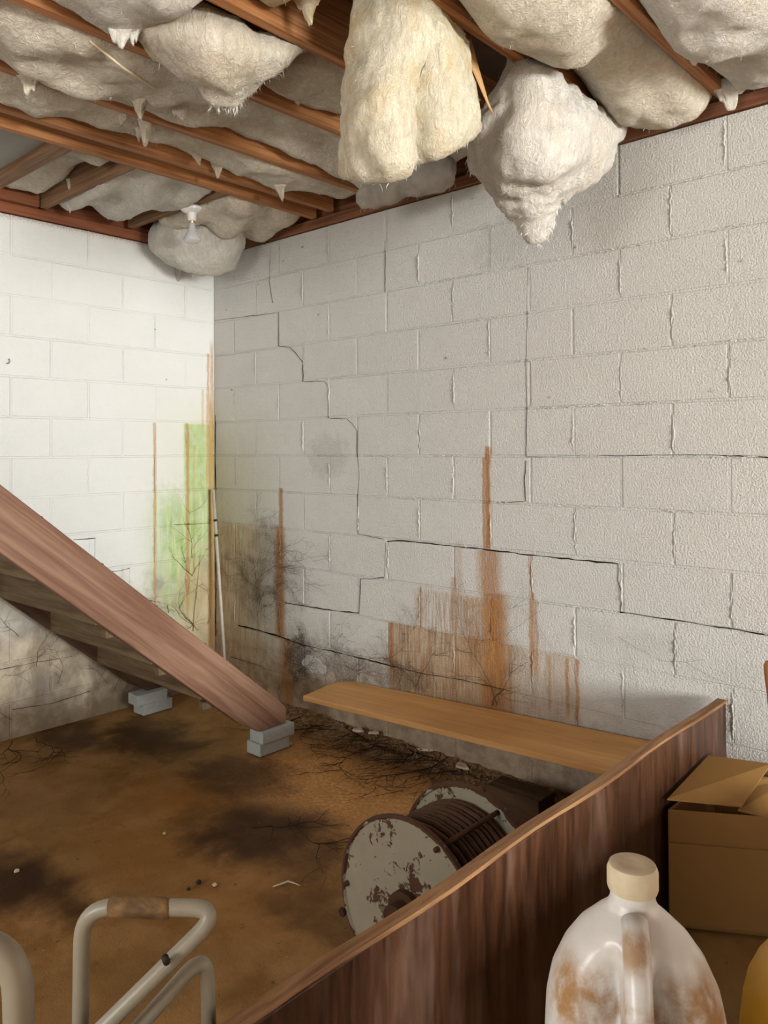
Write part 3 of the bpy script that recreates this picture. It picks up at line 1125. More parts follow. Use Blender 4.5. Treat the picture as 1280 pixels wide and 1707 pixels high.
bay_batt('long sagging insulation batt in the third bay from the left wall', 1.42, 1.80, -3.2, -0.06, lambda s, t: 2.665 - 0.035 * math.sin(t * 13 + 1), M['fluff'], 5.0,
         [(onz(52, 125, 2.67), 0.10, 0.045), (onz(235, 150, 2.68), 0.15, 0.045), (onz(300, 165, 2.68), 0.11, 0.04), (onz(180, 150, 2.66), 0.05, 0.03)], 1.2, nf=900)
bay_batt('insulation batt tucked beyond the cross block, left of the big hanging roll', 1.85, 2.205, -1.17, -0.06, lambda s, t: 2.70 - 0.03 * math.sin(t * 9) + 0.02 * s, M['fluff'], 6.0,
         [(onz(500, 160, 2.68), 0.05, 0.03)], nf=400)
bay_batt('insulation batt along the top edge beside the drooping triangular flap', 1.85, 2.205, -3.2, -1.62, lambda s, t: 2.665 - 0.03 * math.sin(t * 8), M['fluff_w'], 7.0,
         [(onz(200, 40, 2.66), 0.10, 0.05), (onz(222, 45, 2.66), 0.08, 0.03)], nf=500)
bay_batt('insulation batt at the top edge above the big hanging roll', 2.255, 2.64, -3.0, -1.40, lambda s, t: 2.70 - 0.03 * math.sin(t * 8), M['fluff_y'], 8.0,
         [(onz(515, 5, 2.70), 0.09, 0.04)], nf=400)
bay_batt('bulging insulation batt right of the torn white hanging piece', 2.695, 3.028, -2.6, -0.06, lambda s, t: 2.655 - 0.045 * math.sin(s * 3.1) - 0.045 * math.sin(t * 21 + 0.4), M['fluff'], 9.0,
         [(onz(1010, 150, 2.66), 0.05, 0.04), (onz(870, 60, 2.66), 0.05, 0.04), (onz(1120, 170, 2.67), 0.10, 0.05)], 1.3, nf=900)
bay_batt('insulation batt in the upper right corner of the view', 3.075, 3.43, -2.4, -0.06, lambda s, t: 2.65 - 0.05 * math.sin(s * 3.1) - 0.03 * math.sin(t * 18), M['fluff_w'], 10.0,
         [(onz(1150, 70, 2.66), 0.10, 0.06), (onz(1215, 150, 2.66), 0.10, 0.05)], 1.3, nf=700)
bay_batt('insulation batt overhead, just past the right edge', 3.48, 3.84, -2.0, -0.06, lambda s, t: 2.66 - 0.04 * math.sin(s * 3.1), M['fluff'], 11.0, (), 1.0, nf=100)

# pieces that have dropped out of the bays
A = at
hanging('large yellowed insulation roll hanging straight down from the ceiling',
        [[A(598, -20, 2.26), A(640, -30, 2.22), A(680, -30, 2.22), A(712, -10, 2.24), A(738, 15, 2.30), A(758, 55, 2.40)],
         [A(584, 70, 2.26), A(624, 60, 2.19), A(672, 60, 2.17), A(702, 75, 2.20), A(742, 75, 2.24), A(772, 105, 2.36)],
         [A(577, 150, 2.26), A(617, 150, 2.18), A(664, 150, 2.15), A(692, 155, 2.23), A(742, 150, 2.21), A(784, 165, 2.36)],
         [A(572, 220, 2.26), A(607, 222, 2.18), A(656, 215, 2.14), A(684, 212, 2.25), A(740, 200, 2.21), A(788, 196, 2.36)],
         [A(568, 278, 2.28), A(602, 274, 2.19), A(652, 262, 2.15), A(680, 250, 2.26), A(736, 238, 2.23), A(784, 216, 2.36)],
         [A(566, 296, 2.30), A(603, 288, 2.22), A(652, 274, 2.18), A(682, 258, 2.29), A(734, 248, 2.27), A(776, 226, 2.38)]],
        0.085, M['fluff_y'], 21.0, 0.012, 0.8, 1500, 80, pow_=0.25)
hanging('torn white insulation piece drooping to a point against the block wall',
        [[A(842, 100, 2.56), A(890, 112, 2.55), A(940, 148, 2.66), A(985, 178, 2.85), A(1032, 205, 2.98)],
         [A(812, 180, 2.60), A(868, 185, 2.50), A(925, 202, 2.55), A(985, 218, 2.75), A(1040, 224, 2.96)],
         [A(788, 240, 2.66), A(850, 250, 2.52), A(910, 250, 2.52), A(968, 256, 2.70), A(1016, 262, 2.93)],
         [A(798, 276, 2.74), A(846, 292, 2.62), A(898, 300, 2.60), A(936, 296, 2.70), A(972, 282, 2.88)],
         [A(836, 316, 2.80), A(862, 332, 2.70), A(890, 344, 2.68), A(910, 334, 2.74), A(934, 314, 2.86)],
         [A(884, 352, 2.80), A(890, 384, 2.76), A(898, 408, 2.75), A(903, 384, 2.78), A(908, 352, 2.82)]],
        0.12, M['fluff_w'], 22.0, 0.012, 1.0, 2200, 800, rag=0.012)
hanging('triangular insulation flap drooping below the joists at upper left',
        [[A(215, 18, 2.35), A(290, -5, 2.30), A(360, 25, 2.32), A(430, 55, 2.40), A(505, 84, 2.44)],
         [A(238, 60, 2.40), A(300, 60, 2.30), A(365, 75, 2.30), A(425, 90, 2.36), A(492, 98, 2.44)],
         [A(278, 100, 2.46), A(325, 112, 2.38), A(375, 115, 2.36), A(412, 122, 2.40), A(452, 118, 2.46)],
         [A(330, 128, 2.50), A(352, 145, 2.46), A(378, 150, 2.44), A(400, 145, 2.46), A(425, 135, 2.50)],
         [A(360, 150, 2.52), A(366, 164, 2.50), A(378, 168, 2.50), A(390, 162, 2.50), A(402, 150, 2.52)]],
        0.08, M['fluff'], 23.0, 0.014, 0.9, 900, 350, rag=0.01)
hanging('rounded insulation bundle sagging in the ceiling corner behind the light bulb',
        [[A(272, 372, 4.50), A(300, 358, 4.42), A(335, 352, 4.40), A(370, 362, 4.42), A(396, 378, 4.46)],
         [A(256, 392, 4.52), A(290, 392, 4.36), A(330, 390, 4.32), A(368, 392, 4.36), A(394, 398, 4.46)],
         [A(270, 412, 4.56), A(300, 416, 4.40), A(332, 420, 4.36), A(362, 422, 4.38), A(388, 418, 4.48)],
         [A(298, 424, 4.62), A(318, 434, 4.52), A(340, 442, 4.48), A(360, 444, 4.48), A(378, 436, 4.54)]],
        0.20, M['fluff_w'], 24.0, 0.016, 1.0, 500, 60)
hanging('thin grey strip standing in for the shadow beside the corner bundle',
        [[A(293, 424, 4.62), A(303, 426, 4.6), A(314, 430, 4.6)], [A(291, 440, 4.66), A(300, 442, 4.64), A(308, 444, 4.64)], [A(288, 456, 4.68), A(295, 462, 4.66), A(302, 464, 4.66)], [A(288, 466, 4.70), A(293, 470, 4.68), A(297, 470, 4.68)]],
        0.02, plain('shadow_grey_fibre', (0.42, 0.40, 0.36), 0.95, 0.05), 25.0, 0.01, 0.4, 80, 20)  # grey strip modelled where the bundle shadows the left wall
hanging('dark grey insulation lump wedged under the hanging roll at the wall top',
        [[A(600, 318, 3.55), A(650, 296, 3.5), A(700, 286, 3.45), A(760, 268, 3.4)], [A(598, 330, 3.5), A(650, 312, 3.4), A(700, 300, 3.35), A(762, 282, 3.3)], [A(602, 338, 3.55), A(650, 326, 3.5), A(705, 312, 3.45), A(758, 296, 3.4)]],
        0.10, plain('dark_grey_fibre', (0.36, 0.33, 0.29), 0.95, 0.05, 0.5, 18), 26.0, 0.016, 1.0, 200, 60)  # darker grey than the other insulation

# kraft facing torn loose beside the roll
M['kraft'] = plain('kraft_paper', (0.50, 0.29, 0.13), 0.7, 0.3, 0.15, 20)
kp = [(A(757, 40, 2.42), A(783, 55, 2.44)), (A(775, 90, 2.42), A(796, 105, 2.46)), (A(793, 130, 2.42), A(806, 140, 2.46)), (A(806, 160, 2.44), A(814, 168, 2.46)), (A(815, 180, 2.46), A(824, 192, 2.47))]
V, F = [], []
for a, b in kp:
    V += [a, b, a + _fw * 0.002, b + _fw * 0.002]
for i in range(len(kp) - 1):
    k = i * 4
    F += [(k, k + 1, k + 5, k + 4), (k + 2, k + 6, k + 7, k + 3), (k, k + 4, k + 6, k + 2), (k + 1, k + 3, k + 7, k + 5)]
F += [(0, 2, 3, 1), (len(V) - 4, len(V) - 3, len(V) - 1, len(V) - 2)]
tag(fix_normals(mesh_obj('kraft_paper_strip', V, F, M['kraft'], None, True)), 'torn brown kraft paper strip dangling beside the hanging insulation roll', 'paper')

# wire stick that held a batt up
M['stick'] = plain('pale_stick', (0.72, 0.60, 0.42), 0.6, 0.3)
p0, p1 = onz(150, 68, 2.655), onz(257, 147, 2.62)
tag(tube('support_rod', [p0, p0.lerp(p1, 0.5) - Vector((0, 0, 0.008)), p1], 0.0035, M['stick'], None, 8), 'thin pale support rod poking out of insulation at upper left', 'rod')

# ------------------------------------------------------------------ ceiling lamp
M['porcelain'] = plain('white_porcelain', (0.80, 0.78, 0.77), 0.25, 0.5, 0.04)
M['brass'] = G('brass_screw_shell', 0.35, 0.5).out((0.55, 0.42, 0.2))
bpy.data.materials['brass_screw_shell'].node_tree.nodes['Principled BSDF'].inputs['Metallic'].default_value = 1.0
gb = G('frosted_bulb_glass', 0.22, 0.5)
gb.b.inputs['Transmission Weight'].default_value = 0.2
M['bulb'] = gb.out((0.68, 0.67, 0.69))
M['blackbox'] = plain('black_outlet_box', (0.015, 0.014, 0.013), 0.6, 0.3)
LC = at(320, 349, 4.02)
lamp = empty('ceiling_lamp', LC)
tag(lamp, 'bare reflector light bulb in a white porcelain ceiling socket', 'lamp')
lathe('lampholder', [(0.012, 0.012), (0.052, 0.012), (0.058, 0.004), (0.056, -0.006), (0.044, -0.014), (0.024, -0.020), (0.021, -0.055), (0.017, -0.060), (0.012, -0.060)], M['porcelain'], lamp, 40)
lathe('screw_shell', [(0.010, -0.055), (0.0125, -0.057), (0.0125, -0.070), (0.011, -0.072)], M['brass'], lamp, 24)
lathe('bulb', [(0.010, -0.068), (0.014, -0.074), (0.017, -0.095), (0.024, -0.115), (0.036, -0.135), (0.0425, -0.150), (0.042, -0.160), (0.034, -0.168), (0.018, -0.172), (0.004, -0.173)], M['bulb'], lamp, 40)
lathe('outlet_box', [(0.05, 0.05), (0.052, 0.045), (0.052, 0.011), (0.045, 0.011)], M['blackbox'], lamp, 8)
M['hanger'] = plain('galvanised_bar', (0.10, 0.095, 0.09), 0.5, 0.5)
V, F = tube_vf([(0, 0, 0.045), (0.0, 0.0, 2.80 - LC.z)], 0.006, 8)
fix_normals(mesh_obj('box_hanger', V, F, M['hanger'], lamp))

# ------------------------------------------------------------------ staircase
M['stringer'] = wood('worn_stringer', (0.30, 0.175, 0.115), (0.17, 0.080, 0.048), 'x', 30, 0.05, 0.62, 0.35, (0.12, 0.05, 0.03))
M['riser'] = wood('shaded_riser', (0.19, 0.135, 0.075), (0.095, 0.06, 0.032), 'x', 40, 0.05, 0.8, 0.4, (0.10, 0.07, 0.04))  # under-stair shade put into the riser and tread colours
M['tread'] = wood('dark_tread', (0.20, 0.125, 0.07), (0.11, 0.065, 0.035), 'x', 40, 0.05, 0.8, 0.4, (0.05, 0.03, 0.02))
zt = lambda y: 0.279 + (-0.507 - y) * 0.8388
zb_ = lambda y: 0.171 + (-0.651 - y) * 0.832
stair = empty('staircase', (0.6, -0.5, 0))
tag(stair, 'steep wooden staircase with a broad brown stringer along the left wall', 'stairs')


def stringer(x0, x1, dz):
    poly = [(-3.28, zt(-3.28)), (-0.43, 0.228), (-0.395, 0.198), (-0.386, 0.180), (-0.388, 0.1135), (-0.552, 0.1135), (-0.651, 0.171), (-3.28, zb_(-3.28))]
    ang = math.atan(0.836)
    ca, sa = math.cos(ang), math.sin(ang)
    # local x runs up the stair so that the grain follows the board
    V = []
    for x in (x0, x1):
        for (y, z) in poly:
            yy, zz = y + 0.39, z - 0.1135
            V.append((-yy * ca + zz * sa, x - x0, yy * sa + zz * ca))
    n = len(poly)
    F = [tuple(range(n)), tuple(range(n, 2 * n))] + [(i, (i + 1) % n, n + (i + 1) % n, n + i) for i in range(n)]
    o = fix_normals(mesh_obj('stringer', V, F, M['stringer'], stair))
    do_bevel(o, 0.003, 1)
    X, Y, Z = Vector((0, -ca, sa)), Vector((1, 0, 0)), Vector((0, sa, ca))
    org = Vector((x0, -0.39, 0.1135 + dz)) - Vector(stair.location)
    o.matrix_local = Matrix(((X.x, Y.x, Z.x, org.x), (X.y, Y.y, Z.y, org.y), (X.z, Y.z, Z.z, org.z), (0, 0, 0, 1)))
    return o


stringer(1.068, 1.11, 0.0)
far_s = stringer(0.115, 0.155, 0.0)
far_s.data.materials[0] = wood('shaded_far_stringer', (0.12, 0.065, 0.035), (0.07, 0.032, 0.018), 'x', 30, 0.05, 0.8, 0.4)  # darker copy of the stringer wood, under-stair shade put in its colour
sl = Vector(stair.location)
for i in range(10):
    yb = -0.655 - 0.2255 * i if False else -0.58 - 0.2455 * i
    z = zb_(yb) + 0.012
    if z < 0.13:
        continue
    tr = box('tread', 0, 0.911, 0.0, 0.262, 0, 0.032, M['tread'], stair, 0.003, 1)
    tr.location = Vector((0.156, yb, z)) - sl
    ri = box('riser', 0, 0.911, 0.0, 0.018, 0, 0.19, M['riser'], stair, 0.002, 1)
    ri.location = Vector((0.156, yb - 0.020, z - 0.005)) - sl
for yy, px_, z in ((-1.0, 1.02, 0.50), (-1.24, 1.02, 0.70), (-0.78, 1.03, 0.30)):
    cl = box('cleat', 0, 0.035, 0, 0.16, 0, 0.035, M['riser'], stair, 0.002, 1)
    cl.location = Vector((1.03, yy - 0.05, z - 0.03)) - sl

M['cbrick'] = plain('grey_concrete_brick', (0.40, 0.42, 0.40), 0.9, 0.15, 0.18, 45, 0.002)


def brick(label, x, y, z, rot=0.0, lx=0.098, ly=0.180, lz=0.056):
    o = box('concrete_brick', -lx, 0, 0, ly, 0, lz, M['cbrick'], None, 0.003, 2)
    o.location = (x, y, z)
    o.rotation_euler.z = rot
    tag(o, label, 'brick', 'bricks under the stair stringers')


brick('lower grey concrete brick under the near stair stringer', 1.122, -0.556, 0.0005)
brick('upper grey concrete brick directly beneath the near stair stringer', 1.130, -0.546, 0.0567, -0.02, 0.098, 0.19)
brick('lower grey concrete brick under the far stringer by the left wall', 0.205, -0.605, 0.0005, 0.03)
brick('upper grey concrete brick under the far stringer by the left wall', 0.200, -0.640, 0.0567, -0.03)

# ------------------------------------------------------------------ pole leaning in the corner
M['pole'] = plain('weathered_grey_pole', (0.52, 0.47, 0.40), 0.5, 0.4, 0.25, 40)
M['darkiron'] = plain('dark_iron', (0.03, 0.022, 0.017), 0.7, 0.3, 0.3, 40)
po = empty('pole', (0.205, -0.062, 0.0))
tag(po, 'slim pale metal pole leaning in the stained wall corner', 'pole')
pv = Vector((0.055, -0.046, 1.185)) - Vector(po.location)
fix_normals(mesh_obj('shaft', *tube_vf([(0, 0, 0.0), pv], 0.0095, 14), M['pole'], po, True))
for t in (0.845, 0.77):
    fix_normals(mesh_obj('collar', *tube_vf([pv * (t - 0.006), pv * (t + 0.006)], 0.0115, 14), M['darkiron'], po, True))
crack(wall_right, WR, lambda a, b: (0.012 + (a - 358) * 0.002, wr(358, b)[1]), [(359, 692), (360, 730), (359, 770), (361, 815), (360, 880), (361, 960), (360, 1060)], 0.008)

# ------------------------------------------------------------------ shelf plank along the right wall
M['plank'] = wood('pine_plank', (0.70, 0.385, 0.15), (0.56, 0.285, 0.10), 'x', 26, 0.04, 0.55, 0.25, (0.20, 0.09, 0.03))
pk = empty('shelf_plank', (1.1, -0.15, 0.22))
tag(pk, 'long bare pine plank reaching out along the foot of the block wall', 'plank')
bl, br = ony(575, 1133, -0.028), ony(1085, 1235, -0.028)
fl, fr = ony(505, 1160, -0.285), ony(1010, 1283, -0.285)
dirb = (br - bl).normalized()
bl2 = bl
fl2 = fl
br2 = bl + (br - bl) * ((2.96 - bl.x) / (br.x - bl.x))
fr2 = fl + (fr - fl) * ((2.96 - fl.x) / (fr.x - fl.x))
tip = bl.lerp(fl, 0.35) + Vector((-0.028, 0, 0))
top = [fl2, fr2, br2, bl2 + (br2 - bl2) * 0.03, bl2.lerp(fl2, 0.12), bl2.lerp(fl2, 0.4) - Vector((0.012, 0, 0))]
o0 = Vector(pk.location)
n = len(top)
V = [p - o0 for p in top] + [p - o0 - Vector((0, 0, 0.024)) for p in top]
F = [tuple(range(n)), tuple(range(n, 2 * n))] + [(i, (i + 1) % n, n + (i + 1) % n, n + i) for i in range(n)]
b_ = fix_normals(mesh_obj('board', V, F, M['plank'], pk))
do_bevel(b_, 0.002, 1)
cl = box('cleat', 0, 1.5, 0, 0.020, 0, 0.05, M['riser'], pk, 0.002, 1)
cl.location = Vector((1.40, -0.028, 0.200)) - o0
cl.rotation_euler.y = -math.atan2(br.z - bl.z, br.x - bl.x)

# ------------------------------------------------------------------ tall panel board standing on edge


def mat_panel():
    g = G('dark_stained_panel', 0.38, 0.5)
    v = g.obj()
    x, y, z = g.xyz(v)
    a = g.noise(g.scale(v, (1, 1, 0.12)), 30, 5, 0.65, 0.4)
    b = g.noise(g.scale(v, (1, 1, 0.25)), 6, 4, 0.6)
    c_ = g.noise(g.scale(v, (1, 1, 0.3)), 90, 4, 0.7)
    col = g.mix(g.sm(a, 0.3, 0.7), (0.024, 0.0075, 0.0025), (0.078, 0.028, 0.010))
    col = g.mix(g.mul(g.sm(b, 0.55, 0.72), 0.5), col, (0.19, 0.11, 0.078))
    chips = g.mul(g.sm(c_, 0.60, 0.68), g.sm(y, -1.2, -1.75))
    col = g.mix(g.mul(chips, 0.5), col, (0.03, 0.02, 0.02))
    return g.out(col, g.sm(a, 0.2, 0.8, 0.32, 0.5), g.bump(g.add(a, g.mul(c_, 0.5)), 0.002))


M['panelwood'] = mat_panel()
M['panel_edge'] = wood('worn_panel_edge', (0.36, 0.19, 0.085), (0.17, 0.075, 0.03), 'y', 40, 0.08, 0.6, 0.4, (0.05, 0.02, 0.01))
XB, HB = 3.000, 0.535
pb = empty('panel_board', (XB, -1.2, 0))
tag(pb, 'long dark-stained wooden panel standing on edge across the foreground', 'board')
V, F = box_vf(0, 0.034, -1.35, 1.178, 0, HB - 0.006)
o = fix_normals(mesh_obj('panel', V, F, M['panelwood'], pb))
do_bevel(o, 0.002, 1)
# slightly bowed top lipping with rounded edge
V, F = [], []
N = 24
for i in range(N + 1):
    y = -1.35 + 2.528 * i / N
    bow = 0.004 * math.sin(i * 0.9) + 0.003 * mn.noise(Vector((y * 3, 0, 0)))
    for (x, z) in ((0.0, -0.008), (-0.0015, -0.003), (0.002, 0.0), (0.032, 0.0), (0.0355, -0.003), (0.034, -0.008)):
        V.append((x + bow, y, HB + z))
for i in range(N):
    for k in range(6):
        a, b = i * 6 + k, i * 6 + (k + 1) % 6
        F.append((a, b, b + 6, a + 6))
F += [tuple(range(6)), tuple(N * 6 + k for k in range(6))]
fix_normals(mesh_obj('top_edge', V, F, M['panel_edge'], pb))

# ------------------------------------------------------------------ cable reel


def mat_flange():
    g = G('chipped_painted_steel', 0.5, 0.4)
    v = g.obj()
    a = g.noise(v, 9, 5, 0.65, 0.5)
    b = g.noise(v, 34, 4, 0.7, 0.8)
    x, y, z = g.xyz(v)
    r2 = g.math('SQRT', g.add(g.mul(x, x), g.mul(z, z)))
    t = g.add(g.mul(a, 0.7), g.mul(b, 0.5))
    bias = g.add(g.mul(g.sm(r2, 0.18, 0.06, 0.0, 0.13), g.sm(x, -0.06, 0.05, 0.35, 1.0)), g.sm(r2, 0.219, 0.235, 0.0, 0.24))
    m = g.sm(g.add(t, bias), 0.675, 0.705)
    col = g.mix(g.noise(v, 14, 4), (0.25, 0.22, 0.155), (0.34, 0.305, 0.225))
    col = g.mix(m, col, g.mix(b, (0.035, 0.013, 0.006), (0.11, 0.042, 0.018)))
    return g.out(col, g.sm(m, 0, 1, 0.45, 0.85), g.bump(g.add(g.mul(m, -1.0), g.mul(b, 0.3)), 0.001))


M['flange'] = mat_flange()
M['rust'] = plain('rusted_iron', (0.06, 0.026, 0.012), 0.85, 0.25, 0.5, 40, 0.002)
M['cable'] = plain('rusty_wire_rope', (0.075, 0.034, 0.016), 0.75, 0.3, 0.45, 60, 0.002)
SC = Vector((2.688, -1.345, 0.241))
reel = empty('cable_reel', SC)
tag(reel, 'steel cable reel with chipped white flanges standing behind the panel', 'reel')
RF = 0.235
prof = [(0.03, 0.0), (RF - 0.012, 0.0), (RF - 0.008, -0.006), (RF - 0.001, -0.006), (RF, 0.002), (RF - 0.002, 0.010), (RF - 0.01, 0.010), (RF - 0.014, 0.004), (0.03, 0.004)]
for y0, s in ((0.0, 1), (0.268, -1)):
    fl_ = lathe('flange', [(r, q * s) for r, q in prof], M['flange'], reel, 64, (0, 0, 0), 'y')
    fl_.location = (0, y0, 0)
lathe('drum', [(0.10, 0.005), (0.10, 0.263)], M['rust'], reel, 32, (0, 0, 0), 'y')
V, F = [], []
pts = []
turns = 13
for i in range(turns * 28 + 1):
    a = 2 * math.pi * i / 28
    rr = 0.172 + 0.012 * mn.noise(Vector((i * 0.02, 1, 0)))
    pts.append((rr * math.cos(a), 0.016 + 0.236 * i / (turns * 28), rr * math.sin(a)))
fix_normals(mesh_obj('cable', *tube_vf(pts, 0.0105, 7), M['cable'], reel, True))
pts = []
for i in range(9 * 26 + 1):
    a = 2 * math.pi * i / 26 + 0.5
    rr = 0.190 + 0.006 * mn.noise(Vector((i * 0.03, 4, 0)))
    pts.append((rr * math.cos(a), 0.24 - 0.19 * i / (9 * 26), rr * math.sin(a)))
fix_normals(mesh_obj('cable', *tube_vf(pts, 0.009, 7), M['cable'], reel, True))
for a in (62, 182, 302):
    q = math.radians(a)
    fix_normals(mesh_obj('tie_rod', *tube_vf([(0.215 * math.cos(q), -0.012, 0.215 * math.sin(q)), (0.215 * math.cos(q), 0.28, 0.215 * math.sin(q))], 0.007, 10), M['rust'], reel, True))
lathe('hub', [(0.024, -0.055), (0.034, -0.055), (0.034, -0.02), (0.052, -0.018), (0.052, -0.001), (0.02, -0.001)], M['rust'], reel, 24, (0, 0, 0), 'y')
M['moss'] = plain('dull_green_paint', (0.13, 0.12, 0.035), 0.8, 0.2, 0.4, 60)
for k in range(5):
    a = math.radians(195 + 14 * k)
    ca, sa = math.cos(a), math.sin(a)
    fix_normals(mesh_obj('bracket_tab', *tube_vf([(0.04 * ca, -0.008, 0.04 * sa), (0.07 * ca, -0.013, 0.07 * sa), (0.095 * ca, -0.006, 0.095 * sa)], [0.006, 0.008, 0.003], 8), M['moss'], reel, True))
bt = lathe('rim_bolt', [(0.002, -0.012), (0.012, -0.012), (0.012, -0.002), (0.006, -0.002)], M['rust'], reel, 6, (0, 0, 0), 'y')
bt.location = (-RF + 0.006, 0, -0.09)

# dark block of wood on the floor by the wall
M['darkwood'] = wood('dark_weathered_wood', (0.085, 0.048, 0.022), (0.045, 0.022, 0.010), 'x', 40, 0.06, 0.8, 0.3)
o = box('wood_block', 0, 0.235, 0, 0.118, 0, 0.12, M['darkwood'], None, 0.004, 2)
o.location = (2.235, -0.345, 0.0)
tag(o, 'dark weathered wood block on the floor beyond the cable reel', 'block')

# ------------------------------------------------------------------ cardboard box beside the panel
M['card'] = plain('old_cardboard', (0.30, 0.16, 0.05), 0.85, 0.15, 0.12, 9, 0.0008)
FL = Vector((3.052, -0.575, 0.0))
e1 = Vector((0.86, 0.51, 0)).normalized() * 0.40
e2 = Vector((0.02, 1, 0)).normalized() * 0.36
cb = empty('cardboard_box', FL)
tag(cb, 'slumped brown cardboard box with loose flaps beside the dark panel', 'box')
HBX = 0.345
foot = [Vector((0, 0, 0)), e1, e1 + e2, e2]


def slab(name, pts, n_, th, mat, parent):
    n_ = n_.normalized() * th
    V = [Vector(p) for p in pts] + [Vector(p) + n_ for p in pts]
    k = len(pts)
    F = [tuple(range(k)), tuple(range(k, 2 * k))] + [(i, (i + 1) % k, k + (i + 1) % k, k + i) for i in range(k)]
    return fix_normals(mesh_obj(name, V, F, mat, parent))


up = Vector((0, 0, 1))
for i in range(4):
    a, b = foot[i], foot[(i + 1) % 4]
    nrm = (b - a).cross(up)
    slab('side_panel', [a + up * 0.003, b + up * 0.003, b + up * HBX, a + up * HBX], -nrm, 0.004, M['card'], cb)
slab('bottom_panel', [p + up * 0.001 for p in foot], up, 0.003, M['card'], cb)
Lc = lambda p: p - FL
wFL = (FL + up * HBX - CAM).dot(_fw)
f0, f1, f2, f3 = Lc(at(1112, 1334, wFL - 0.01)), Lc(at(1236, 1346, wFL - 0.03)), Lc(at(1285, 1275, wFL + 0.17)), Lc(at(1181, 1261, wFL + 0.26))
slab('flap', [f0, f1, f2, f3], up, 0.004, M['card'], cb)
g0, g1, g2, g3 = Lc(at(1230, 1352, wFL + 0.0)), Lc(at(1300, 1372, wFL - 0.02)), Lc(at(1320, 1300, wFL + 0.16)), Lc(at(1262, 1312, wFL + 0.12))
slab('flap', [g0, g1, g2, g3], up, 0.004, M['card'], cb)
# front flap folded down over the face
a, b = foot[0], foot[1]
nf_ = -(b - a).cross(up).normalized() * -1
slab('flap', [a + up * (HBX - 0.095) + nf_ * 0.006, b + up * (HBX - 0.09) + nf_ * 0.006, b + up * 0.025 + nf_ * 0.016, a + up * 0.02 + nf_ * 0.014], nf_, 0.004, M['card'], cb)

# ------------------------------------------------------------------ jugs on a low bench in the foreground


def mat_jug():
    g = G('white_plastic_with_dust', 0.32, 0.45)
    v = g.obj()
    x, y, z = g.xyz(v)
    a = g.noise(v, 22, 5, 0.65)
    b = g.noise(v, 90, 3, 0.6)
    # dust gathers in the hollow below the handle and on the shoulder
    band_ = g.mul(g.mul(g.sm(z, 0.145, 0.172), g.sm(z, 0.222, 0.198)), g.sm(x, 0.0, 0.03, 0.35, 1.0))
    m = g.mul(band_, g.sm(g.add(a, g.mul(b, 0.15)), 0.38, 0.72))
    neck = g.mul(g.mul(g.sm(z, 0.218, 0.235), g.sm(z, 0.252, 0.245)), g.mul(g.sm(a, 0.35, 0.6), g.sm(x, 0.030, 0.045)))
    col = g.mix(g.mul(g.sm(a, 0.3, 0.8), 0.25), (0.70, 0.68, 0.65), (0.56, 0.47, 0.34))
    col = g.mix(g.mul(g.mx(m, g.mul(neck, 0.8)), 1.0), col, (0.36, 0.19, 0.065))
    return g.out(col, g.sm(m, 0, 1, 0.3, 0.8), g.bump(a, 0.0006))


M['jug'] = mat_jug()
M['cap'] = plain('dusty_cream_cap', (0.66, 0.55, 0.38), 0.55, 0.35, 0.2, 60)
M['yellow'] = plain('yellow_plastic', (0.62, 0.33, 0.02), 0.4, 0.4, 0.15, 18)
M['navy'] = plain('navy_label', (0.012, 0.02, 0.07), 0.5, 0.3)


